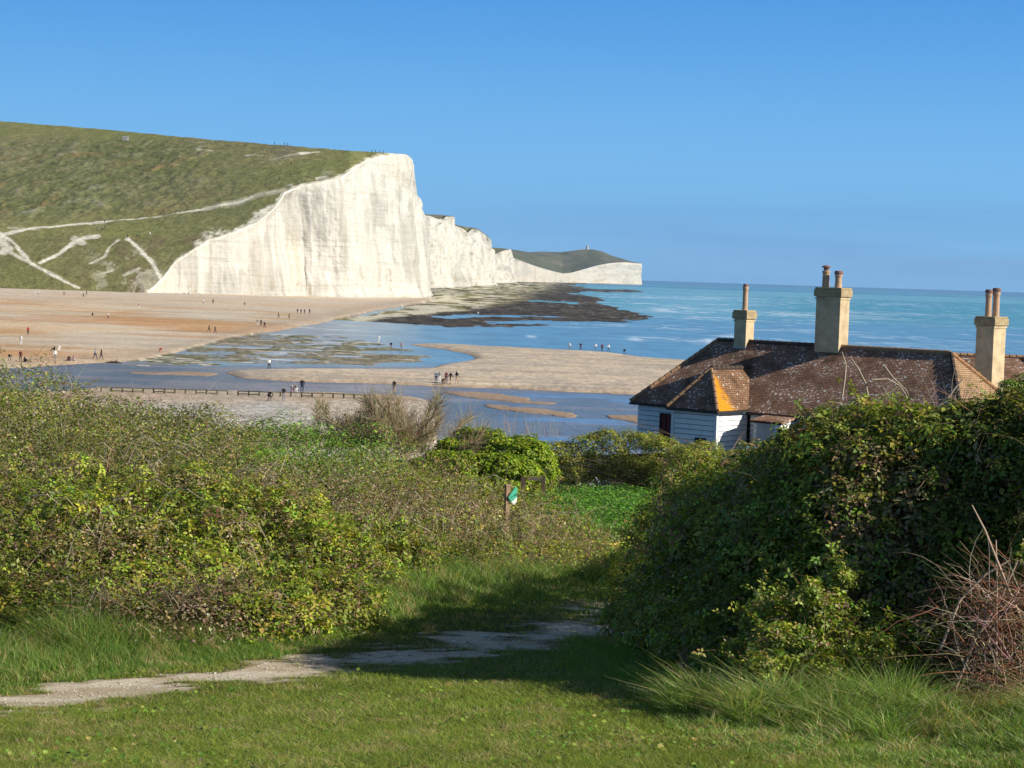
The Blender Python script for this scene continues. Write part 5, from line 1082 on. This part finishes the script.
# ================================================================== PEOPLE
def person_mesh(pose):
    """one continuous body grown from a jointed skeleton; returns verts, faces and which bone each vert follows"""
    if pose == 'stand':
        J = dict(pel=(0, 0, .95), che=(0, 0, 1.30), nck=(0, .0, 1.48), hed=(0, -.01, 1.60), top=(0, -.01, 1.70),
                 lhp=(.10, 0, .90), lkn=(.11, -.01, .50), lan=(.12, .02, .08), lto=(.13, -.13, .04), rhp=(-.10, 0, .90), rkn=(-.12, -.03, .50), ran=(-.13, .0, .08), rto=(-.15, -.14, .04),
                 lsh=(.19, 0, 1.42), lel=(.25, .02, 1.14), lwr=(.25, -.08, .90), lha=(.245, -.11, .82), rsh=(-.19, 0, 1.42), rel=(-.26, .02, 1.14), rwr=(-.24, -.10, .91), rha=(-.235, -.13, .83))
    elif pose == 'walk':
        J = dict(pel=(0, 0, .93), che=(0, -.02, 1.28), nck=(0, -.03, 1.46), hed=(0, -.06, 1.58), top=(0, -.07, 1.68),
                 lhp=(.10, 0, .88), lkn=(.11, -.18, .50), lan=(.11, -.26, .09), lto=(.12, -.40, .07), rhp=(-.10, 0, .88), rkn=(-.11, .10, .50), ran=(-.11, .34, .16), rto=(-.12, .27, .03),
                 lsh=(.18, 0, 1.40), lel=(.25, .12, 1.15), lwr=(.25, .12, .92), lha=(.25, .08, .84), rsh=(-.18, 0, 1.40), rel=(-.25, -.10, 1.16), rwr=(-.23, -.28, 1.02), rha=(-.225, -.35, .98))
    elif pose == 'sit':
        J = dict(pel=(0, 0, .12), che=(0, .02, .45), nck=(0, -.02, .64), hed=(0, -.06, .76), top=(0, -.07, .86),
                 lhp=(.10, -.02, .11), lkn=(.14, -.38, .38), lan=(.13, -.68, .07), lto=(.14, -.80, .05), rhp=(-.10, -.02, .11), rkn=(-.15, -.36, .40), ran=(-.14, -.62, .07), rto=(-.15, -.75, .05),
                 lsh=(.18, 0, .58), lel=(.25, -.16, .38), lwr=(.16, -.36, .42), lha=(.12, -.42, .43), rsh=(-.18, 0, .58), rel=(-.25, -.14, .38), rwr=(-.15, -.34, .42), rha=(-.10, -.40, .43))
    else:  # crouch / bend forward
        J = dict(pel=(0, .10, .62), che=(0, -.14, .86), nck=(0, -.30, .96), hed=(0, -.40, 1.00), top=(0, -.49, 1.03),
                 lhp=(.10, .08, .58), lkn=(.14, -.26, .48), lan=(.12, -.02, .09), lto=(.13, -.16, .04), rhp=(-.10, .08, .58), rkn=(-.14, -.22, .44), ran=(-.12, .10, .12), rto=(-.13, -.04, .03),
                 lsh=(.18, -.24, .90), lel=(.22, -.36, .64), lwr=(.16, -.46, .42), lha=(.14, -.50, .34), rsh=(-.18, -.24, .90), rel=(-.22, -.34, .64), rwr=(-.16, -.42, .42), rha=(-.14, -.46, .34))
    rad = dict(pel=.145, che=.155, nck=.055, hed=.095, top=.075, lhp=.095, lkn=.062, lan=.042, lto=.035, rhp=.095, rkn=.062, ran=.042, rto=.035, lsh=.065, lel=.045, lwr=.032, lha=.035, rsh=.065, rel=.045, rwr=.032, rha=.035)
    E = [('pel', 'che'), ('che', 'nck'), ('nck', 'hed'), ('hed', 'top'), ('pel', 'lhp'), ('lhp', 'lkn'), ('lkn', 'lan'), ('lan', 'lto'), ('pel', 'rhp'), ('rhp', 'rkn'), ('rkn', 'ran'), ('ran', 'rto'),
         ('che', 'lsh'), ('lsh', 'lel'), ('lel', 'lwr'), ('lwr', 'lha'), ('che', 'rsh'), ('rsh', 'rel'), ('rel', 'rwr'), ('rwr', 'rha')]
    ks = list(J); me = bpy.data.meshes.new('p'); me.from_pydata([J[k] for k in ks], [(ks.index(a), ks.index(b)) for a, b in E], []); me.update()
    o = bpy.data.objects.new('p', me); col.objects.link(o); sk = o.modifiers.new('skin', 'SKIN')
    for i, k in enumerate(ks):
        v = me.skin_vertices[0].data[i]; v.radius = (rad[k]*1.05, rad[k]*(.8 if k in ('pel', 'che') else 1)); v.use_root = (k == 'pel')
    sb = o.modifiers.new('sub', 'SUBSURF'); sb.levels = 1; sb.render_levels = 1
    dg = bpy.context.evaluated_depsgraph_get(); ev = o.evaluated_get(dg); m2 = bpy.data.meshes.new_from_object(ev)
    V = np.array([v.co[:] for v in m2.vertices]); Fq = [tuple(p.vertices) for p in m2.polygons]
    bpy.data.objects.remove(o); bone = np.zeros(len(V), int); best = np.full(len(V), 9.)
    tt_ = np.zeros(len(V))
    for i, (a, b) in enumerate(E):
        A, B = np.array(J[a]), np.array(J[b]); t = np.clip(((V-A)@(B-A))/((B-A)@(B-A)), 0, 1); dd = np.linalg.norm(V-A-t[:, None]*(B-A), axis=1)-.3*rad[a]
        k = dd < best; best[k] = dd[k]; bone[k] = i; tt_[k] = t[k]
    V[:, 2] -= V[:, 2].min(); return V, Fq, bone, tt_, np.array(J['hed'])
PM_ = {k: person_mesh(k) for k in ('stand', 'walk', 'sit', 'bend')}
CLOTH = vmat('clothes_and_skin', .85, .1)
SKIN = (.50, .30, .20)
def person(x, y, z, pose, top, legs, label, face=0., hair=(.06, .04, .03), sleeves=True, shorts=False, scale=1.0, group='people on the beach', extra=None):
    V, Fq, bone, t, hd = PM_[pose]; c = np.zeros((len(V), 3)); c[:] = top
    lo = np.isin(bone, [4, 5, 6, 8, 9, 10]); c[lo] = legs; c[(bone == 0) & (t < .25)] = legs
    if shorts: c[np.isin(bone, [6, 10]) | (np.isin(bone, [5, 9]) & (t > .7))] = SKIN
    c[np.isin(bone, [7, 11])] = (.05, .05, .05); c[np.isin(bone, [15, 19])] = SKIN
    if not sleeves: c[np.isin(bone, [14, 18])] = SKIN
    h = np.isin(bone, [2, 3]); c[h] = SKIN; hv = h & ((V[:, 1] > hd[1]-.02) | (V[:, 2] > hd[2]+.06)); c[hv] = hair
    f4 = [f for f in Fq if len(f) == 4]; f3 = [f for f in Fq if len(f) == 3]
    fs = [np.array(f4)] if f4 else []
    if f3: fs.append(np.array(f3))
    o = npmesh('person', V*scale, fs, CLOTH, colors=c, smooth=True); o.location = (x, y, z-.01); o.rotation_euler = (0, 0, face); tag(o, label, 'person', group); return o
def bpoint(px, py):
    z = .3
    for _ in range(4): P = onz(np.array(float(px)), np.array(float(py)), z); z = zshore2(P[0], P[1])
    return P[0], P[1], z
_row_px = pc_shore = None
def zshore2(x, y):
    r = np.argmin(np.abs(d_r-y)); c_ = np.argmin(np.abs(BX[r]-x)); return float(max(BZ[r, c_], -.15))
def hpoint(px, py):
    d_ = float(hilld(px, py)); i = np.argmin(np.abs(pp-px)); cands = hillV[:, i]; _, yy_ = proj(cands); j = np.argmin(np.abs(yy_-py)); P = at(np.array(float(px)), np.array(float(yy_[j])), cands[j, 1]); return cands[j, 0]+(px-pp[i])/F*cands[j, 1], cands[j, 1], cands[j, 2]
BLK, NAVY, WHT, GRY, RED, BLUE, TAN, PNK, JEAN, MRN = (.02, .02, .025), (.03, .04, .10), (.75, .75, .74), (.25, .25, .26), (.35, .04, .04), (.10, .20, .45), (.40, .30, .18), (.55, .28, .30), (.08, .12, .22), (.14, .03, .04)
PEOPLE = [  # px, py feet, pose, top, legs, label, facing
 (9.5, 361, 'bend', BLK, GRY, 'leftmost person on the sand, stooping in dark clothes above the scrub', .5),
 (20.5, 361.5, 'stand', MRN, BLK, 'person in dark maroon standing near the left edge of the beach', 0),
 (24.5, 362, 'sit', BLK, BLK, 'dark figure sitting beside the person in maroon', 1.2),
 (55, 363, 'stand', WHT, GRY, 'person in pale clothes standing on the sand near the river', .3),
 (54.5, 350.5, 'sit', BLK, BLK, 'dark figure sitting left of a pale companion on the middle sand', -1),
 (58, 351.5, 'bend', WHT, WHT, 'person in white bending over next to a seated dark figure', 2),
 (69, 360.5, 'sit', BLK, MRN, 'seated dark figure, the left of the resting pair near the water', .6),
 (74, 360.5, 'sit', PNK, GRY, 'seated figure in pale pink, the right of the resting pair near the water', -.6),
 (95, 362.5, 'walk', GRY, NAVY, 'person in grey top walking, left of the pair by the river edge', 1.4),
 (101, 362.5, 'walk', BLK, BLK, 'person all in black walking, right of the pair by the river edge', 1.5),
 (21, 345, 'stand', WHT, WHT, 'person in white standing alone on the orange sand at far left', 0),
 (28, 335, 'stand', RED, BLK, 'person with red top standing on the orange sand at far left', .7),
 (92.5, 315.5, 'sit', BLK, BLK, 'dark figure sitting alone on the sand left of the walker in white', 0),
 (108, 319, 'walk', WHT, BLK, 'walker in white top and black trousers on the middle of the sand', 1.8),
 (139, 308.5, 'stand', PNK, WHT, 'distant person in pale pink on the upper sand', 0),
 (35, 295, 'stand', WHT, WHT, 'left of two distant people in white at the foot of the turf slope', 0),
 (38, 295, 'stand', WHT, GRY, 'right of two distant people in white at the foot of the turf slope', 0),
 (64, 295.5, 'walk', BLK, BLK, 'lone dark walker at the back of the beach below the turf slope', 1),
 (83.5, 297.5, 'stand', BLK, BLK, 'taller dark figure of the pair where the chalk track meets the beach', 0),
 (86.5, 295, 'stand', NAVY, BLK, 'shorter dark figure of the pair where the chalk track meets the beach', 0),
 (160, 292.5, 'stand', BLK, GRY, 'tiny dark figure below the left end of the chalk cliff', 0),
 (184, 293.5, 'sit', BLK, RED, 'tiny seated figure under the low end of the chalk cliff', 0),
 (203.5, 304, 'stand', WHT, GRY, 'tiny pale figure left of a dark one below the cliff', 0),
 (213, 304, 'stand', BLK, BLK, 'tiny dark figure right of a pale one below the cliff', 0),
 (244.5, 305.5, 'bend', BLK, MRN, 'tiny crouching dark figure on the sand below the cliff middle', 0),
 (209, 332, 'walk', BLK, BLK, 'dark walker, left of two on the sand above the rocky flat', 1.3),
 (215, 333.5, 'walk', BLK, NAVY, 'dark walker, right of two on the sand above the rocky flat', 1.2),
 (160.5, 352, 'sit', RED, TAN, 'person in reddish top sitting where the sand meets the cobbles', 0),
 (257.5, 325.5, 'stand', GRY, WHT, 'pale figure at the left of a trio beside the shallow water', 0),
 (261, 326, 'stand', BLK, BLK, 'dark figure in the middle of a trio beside the shallow water', 0),
 (264.5, 328, 'walk', BLK, MRN, 'dark figure at the right of a trio beside the shallow water', .5),
 (278.5, 318, 'walk', BLK, BLK, 'left of two dark walkers below the cliff middle', 1),
 (289, 319, 'walk', BLK, BLK, 'right of two dark walkers below the cliff middle', 1),
 (297.5, 313.5, 'stand', BLK, NAVY, 'first from the left of four dark figures below the cliff', 0),
 (301, 314, 'stand', BLK, BLK, 'second from the left of four dark figures below the cliff', 0),
 (304.5, 314, 'stand', NAVY, BLK, 'third from the left of four dark figures below the cliff', 0),
 (309.5, 314, 'walk', BLK, BLK, 'last on the right of four dark figures below the cliff', 0),
 (311, 296, 'stand', BLK, RED, 'tiny figure right against the foot of the tall cliff', 0),
 (269, 369.5, 'walk', WHT, BLK, 'person in white jacket and black trousers wading left of the shingle spit', .8),
 (378.5, 343.5, 'stand', WHT, WHT, 'person in white on the wet flats, leftmost of the group of three', 0),
 (391, 347.5, 'bend', NAVY, BLK, 'dark figure bending on the wet flats, middle of the group of three', 0),
 (401.5, 350.5, 'stand', PNK, GRY, 'person in pink top on the wet flats, rightmost of the group of three', 0),
 (436, 382, 'stand', WHT, JEAN, 'person in white at the left of the group on the shingle spit', 0),
 (439.5, 383, 'stand', GRY, WHT, 'person in grey top and white trousers in the group on the shingle spit', .4),
 (442.5, 387, 'bend', MRN, BLK, 'person in maroon bending at the front of the group on the shingle spit', .8),
 (446, 386.5, 'stand', MRN, BLK, 'person in maroon standing in the middle of the group on the shingle spit', .2),
 (450.5, 387, 'walk', BLK, TAN, 'person in black top with tan shorts in the group on the shingle spit', -.5),
 (456.5, 387, 'walk', BLK, TAN, 'rightmost person of the group on the shingle spit, dark top and bare legs', -.8),
 (569.5, 349.5, 'stand', WHT, GRY, 'leftmost figure at the sea edge of the spit, pale clothes', 0),
 (580.5, 350.5, 'stand', BLK, NAVY, 'dark figure second from the left at the sea edge of the spit', 0),
 (595.5, 351, 'stand', WHT, BLUE, 'figure in white third from the left at the sea edge of the spit', 0),
 (602, 351.5, 'stand', MRN, BLK, 'figure in dark red fourth from the left at the sea edge of the spit', 0),
 (608.5, 352, 'walk', WHT, JEAN, 'figure in white and blue fifth from the left at the sea edge of the spit', 0),
 (624.5, 353.5, 'bend', BLK, BLK, 'dark crouching figure nearest the cottage at the sea edge of the spit', 0),
 (269, 400.5, 'bend', BLK, BLK, 'dark figure bending beside the wooden groyne', .6),
 (283.5, 401.5, 'stand', BLK, GRY, 'dark figure standing in front of the wooden groyne', 0),
 (292, 392.5, 'bend', WHT, PNK, 'person in white and pink crouching behind the groyne by the river', .5),
 (296.5, 392.8, 'bend', GRY, WHT, 'pale grey crouching figure behind the groyne by the river', -.5),
 (302, 393, 'stand', BLK, NAVY, 'dark figure standing behind the groyne by the river', 0),
 (394, 393, 'stand', BLK, TAN, 'dark figure standing behind the bare willow bush by the river', 0),
]
BX, BZ = np.array(bX), np.array(bZ)
for (px_, py_, pose, tp_, lg_, lab, fc) in PEOPLE:
    x_, y_, z_ = bpoint(px_, py_); person(x_, y_, z_, pose, tp_, lg_, lab, face=fc+rng.normal()*.2, hair=[(.06, .04, .03), (.15, .09, .04), (.30, .22, .12)][rng.integers(3)], shorts=(lg_ is TAN), sleeves=rng.random() < .5, scale=rng.uniform(.95, 1.05))
HILLP = [(104.5, 223, BLK, BLK, 'walker on the white chalk track, highest of the group on the lower slope'), (99.5, 230.5, GRY, WHT, 'pale figure left in the knot of walkers below the chalk track'), (102.5, 230.5, GRY, BLK, 'grey figure in the middle of the knot of walkers below the chalk track'), (105, 228.5, BLK, BLK, 'dark figure right in the knot of walkers below the chalk track'),
         (121.5, 231, WHT, BLK, 'person in white and black alone on the lower slope'), (127.5, 238, BLK, BLK, 'dark figure at the head of the steep chalk gully, leftmost there'), (137, 237.5, BLK, NAVY, 'dark figure right of the head of the chalk gully'), (139.5, 237, BLK, BLK, 'taller dark figure right of the head of the chalk gully'), (136, 241, RED, BLK, 'seated reddish figure just below the others at the chalk gully'),
         (150, 235.5, WHT, WHT, 'person in white right of the chalk gully walkers'), (151, 243.5, BLK, BLK, 'dark figure on the turf right of the chalk gully'), (181, 194, BLK, BLK, 'lone dark figure halfway up the grassy slope'), (265.5, 186.5, BLK, BLK, 'walker on the pale track nearest the cliff edge'), (279, 179.5, BLK, BLK, 'walker above the cliff edge, left of a pair'), (290, 175.5, BLK, BLK, 'walker above the cliff edge, right of a pair'),
         (288, 167.5, BLK, NAVY, 'figure on the upper slope below the bare chalk patch, left'), (291, 164, MRN, BLK, 'figure on the upper slope below the bare chalk patch, right'), (212.5, 142.3, WHT, WHT, 'person in white near the skyline of the hill'), (274.5, 144.8, BLK, BLK, 'dark figure on the skyline left of a pair'), (284.5, 145.4, BLK, BLK, 'left of a pair of dark figures on the skyline'), (287.5, 145.6, BLK, BLK, 'right of a pair of dark figures on the skyline'),
         (372, 152.6, BLK, BLK, 'leftmost figure on the cliff top skyline'), (375.5, 152.9, BLK, NAVY, 'second figure from the left on the cliff top skyline'), (379.5, 153.2, GRY, BLK, 'third figure from the left on the cliff top skyline'), (383.5, 153.5, BLK, BLK, 'figure nearest the cliff brink on the skyline')]
for (px_, py_, tp_, lg_, lab) in HILLP:
    x_, y_, z_ = hpoint(px_, py_); person(x_, y_, z_, 'walk' if rng.random() < .4 else 'stand', tp_, lg_, lab, face=rng.uniform(-2, 2), scale=rng.uniform(1.0, 1.15), group='walkers on the hillside')
# lone figures far out on the reef and a small dinghy-like dark hull at the river edge
x_, y_, z_ = bpoint(478, 316.5); person(x_, y_, max(z_, .05), 'stand', WHT, GRY, 'tiny pale figure far out on the dark reef', group='people on the beach')
x_, y_, z_ = bpoint(113, 364); bt = empty('driftwood_log', (x_, y_, z_), .2, 'dark waterlogged log lying at the river edge right of the walking pair', 'log')
MB().tube([(-1.2, 0, .12), (-.4, .1, .22), (.5, 0, .26), (1.3, -.1, .15)], [.10, .20, .22, .10], 8).build('trunk', simple('wet_wood', (.05, .04, .03), .7), bt); MB().tube([(.3, 0, .3), (.55, .1, .6), (.6, .2, .75)], [.07, .05, .03], 6).build('branch_stub', simple('wet_wood_stub', (.06, .045, .03), .7), bt)

# ================================================================== GROYNE
GW = simple('weathered_groyne_timber', (.11, .11, .06), .85, .4, 3, .4, .02)
gx_ = [101+ i*10.55 for i in range(27)]; gy_ = np.interp(gx_, [101, 320, 378], [391.6, 397.6, 399.6]); gpts = [bpoint(a, b) for a, b in zip(gx_, gy_)]
gr = empty('groyne', gpts[0], 0, 'long low wooden groyne of posts and rails across the shingle by the river', 'groyne'); o0 = np.array(gpts[0])
post = None
for i, g in enumerate(gpts):
    h = .62+rng.normal()*.06
    o = MB().box((0, 0, h/2-.1), (.15, .15, h+.2), .3).build('post', GW, gr, bevel=.015) if post is None else post.copy()
    if post is None: post = o
    else: col.objects.link(o); o.parent = gr
    o.location = tuple(np.array(g)-o0); o.rotation_euler = (rng.normal()*.03, rng.normal()*.03, rng.random()); o.scale = (1, 1, h/.62)
for i in range(0, 26):
    a, b = np.array(gpts[i])-o0, np.array(gpts[i+1])-o0
    if i not in (12,): MB().tube([a+np.array([0, -.1, .50]), b+np.array([0, -.1, .50+rng.normal()*.02])], .055, 5).build('rail', GW, gr)
    if i in (1, 2, 3, 5, 6, 9, 10, 13, 14, 19): MB().tube([a+np.array([0, -.1, .18]), b+np.array([0, -.1, .18+rng.normal()*.03])], .06, 5).build('rail', GW, gr)
# broken timbers at the river end
bp0 = np.array(bpoint(78, 386)); bg_ = empty('broken_groyne', tuple(bp0), 0, 'broken slanting timbers of the groyne rising from the river behind the scrub', 'groyne')
for (a, b, c_, d_) in ((55, 381.5, 80, 385.5), (80, 387, 99, 379.5), (84, 386, 90, 383), (53, 383, 57, 381)):
    A = at(float(a), float(b), bp0[1])-bp0; B = at(float(c_), float(d_), bp0[1]+1.5)-bp0; MB().tube([A, B], [.13, .10], 6).build('timber', GW, bg_)
for a in (70, 86, 91, 95): 
    A = at(float(a), 392., bp0[1])-bp0; B = at(float(a)+.3, 385.5, bp0[1])-bp0; MB().tube([A, B], .09, 6).build('post', GW, bg_)

# ================================================================== GREEN SIGN BY THE GARDEN
sp_ = at(511.5, 496., 30.0); gz = float(G(sp_[0], sp_[1])); sg = empty('sign_post', (sp_[0], sp_[1], gz), .45, 'small tilted green and white sign on a wooden post behind the brambles', 'sign')
ph = sp_[2]-gz; SW = simple('sign_post_wood', (.30, .20, .12), .8); SG = simple('sign_green', (.06, .42, .26), .5, .08, 5); SWH = simple('sign_white', (.75, .80, .78), .5, .05)
MB().box((-.06, .03, (ph+.16)/2), (.07, .07, ph+.16)).box((-.06, .03, ph+.17), (.09, .09, .03)).build('post', SW, sg)
def plate(name, pts, mat, y, th=.02):
    pts = [(a*.8+.005, ph+(b-ph)*.72) for a, b in pts]; n = len(pts); V = [(a, y, b) for a, b in pts]+[(a, y+th, b) for a, b in pts]; return MB().add(V, [tuple(range(n)), tuple(range(2*n-1, n-1, -1))]+[(i, i+n, (i+1) % n+n, (i+1) % n) for i in range(n)]).build(name, mat, sg)
k = 34/1900
pl = plate('green_panel', [(-.10*1, ph-.02), (.05, ph+.20), (.09, ph+.20), (.09, ph-.02), (-.03, ph-.12)], SG, -.04)
plate('white_panel', [(-.03, ph-.125), (.09, ph-.02), (.09, ph-.13), (.03, ph-.19)], SWH, -.04)
plate('printed_mark', [(.04, ph+.04), (.08, ph+.06), (.08, ph+.02), (.04, ph)], simple('sign_mark', (.02, .10, .08), .6), -.046, .004)
plate('printed_mark', [(-.05, ph-.02), (.02, ph+.02), (.02, ph+.005), (-.05, ph-.035)], simple('sign_mark_2', (.02, .12, .09), .6), -.046, .004)
# old timber rail and broken bench end in the shade between the bushes
bq = at(534., 492., 42.); tb = empty('timber_fence', (bq[0], bq[1], float(G(bq[0], bq[1]))), -.1, 'old weathered timber rail half hidden in shade between the two bushes', 'fence')
zb_ = bq[2]-tb.location[2]; FW = simple('old_fence_timber', (.20, .15, .12), .85, .3, 4)
MB().box((0, 0, zb_+.30), (.30, .08, .07)).build('rail', FW, tb); MB().box((.2, .02, (zb_+.36)/2), (.09, .09, zb_+.36)).build('post', simple('old_fence_post', (.12, .08, .06), .85, .3, 4), tb); MB().box((-.25, .02, (zb_+.3)/2), (.10, .10, zb_+.3)).build('post', simple('old_fence_post_2', (.14, .09, .07), .85), tb)
MB().box((-.75, .0, zb_-.16), (.5, .07, .07)).build('rail', FW, tb)

# ================================================================== FAR LIGHTHOUSE AND DETAILS ON THE DOWNS
lp = at(587.2, 250.2, 6780.); LW = simple('far_white_wall', (.45, .44, .42), .8); lh = empty('lighthouse', tuple(lp), 0, 'tiny pale squat lighthouse on top of the far headland', 'lighthouse')
MB().lathe((0, 0, -6), [(6, 0), (5, 10), (4.6, 18), (5.2, 18.5), (5.2, 19.5), (3, 19.7), (3, 23), (3.4, 23.4), (1, 25)], 16).build('tower', LW, lh); MB().box((-16, 0, 0), (18, 10, 8)).box((12, 0, -1), (12, 8, 6)).build('house_range', LW, lh)
for (px_, py_, s_, nm, lab) in ((125.5, 139.5, 3.2, 'shelter', 'small pale hut far off near the skyline of the hill'),):
    x_, y_, z_ = hpoint(px_, py_+1); sh = empty(nm, (x_, y_, z_), 0, lab, 'hut'); MB().box((0, 0, .9), (s_, 3, 2.0)).build('wall', simple('hut_wall', (.34, .34, .32), .8), sh); MB().add([(-s_/2-.2, -1.7, 1.9), (s_/2+.2, -1.7, 1.9), (s_/2+.2, 1.7, 1.9), (-s_/2-.2, 1.7, 1.9), (-s_/2-.2, 0, 2.7), (s_/2+.2, 0, 2.7)], [(0, 1, 5, 4), (2, 3, 4, 5), (0, 4, 3), (1, 2, 5), (3, 2, 1, 0)]).build('roof', simple('hut_roof', (.3, .3, .3), .8), sh)
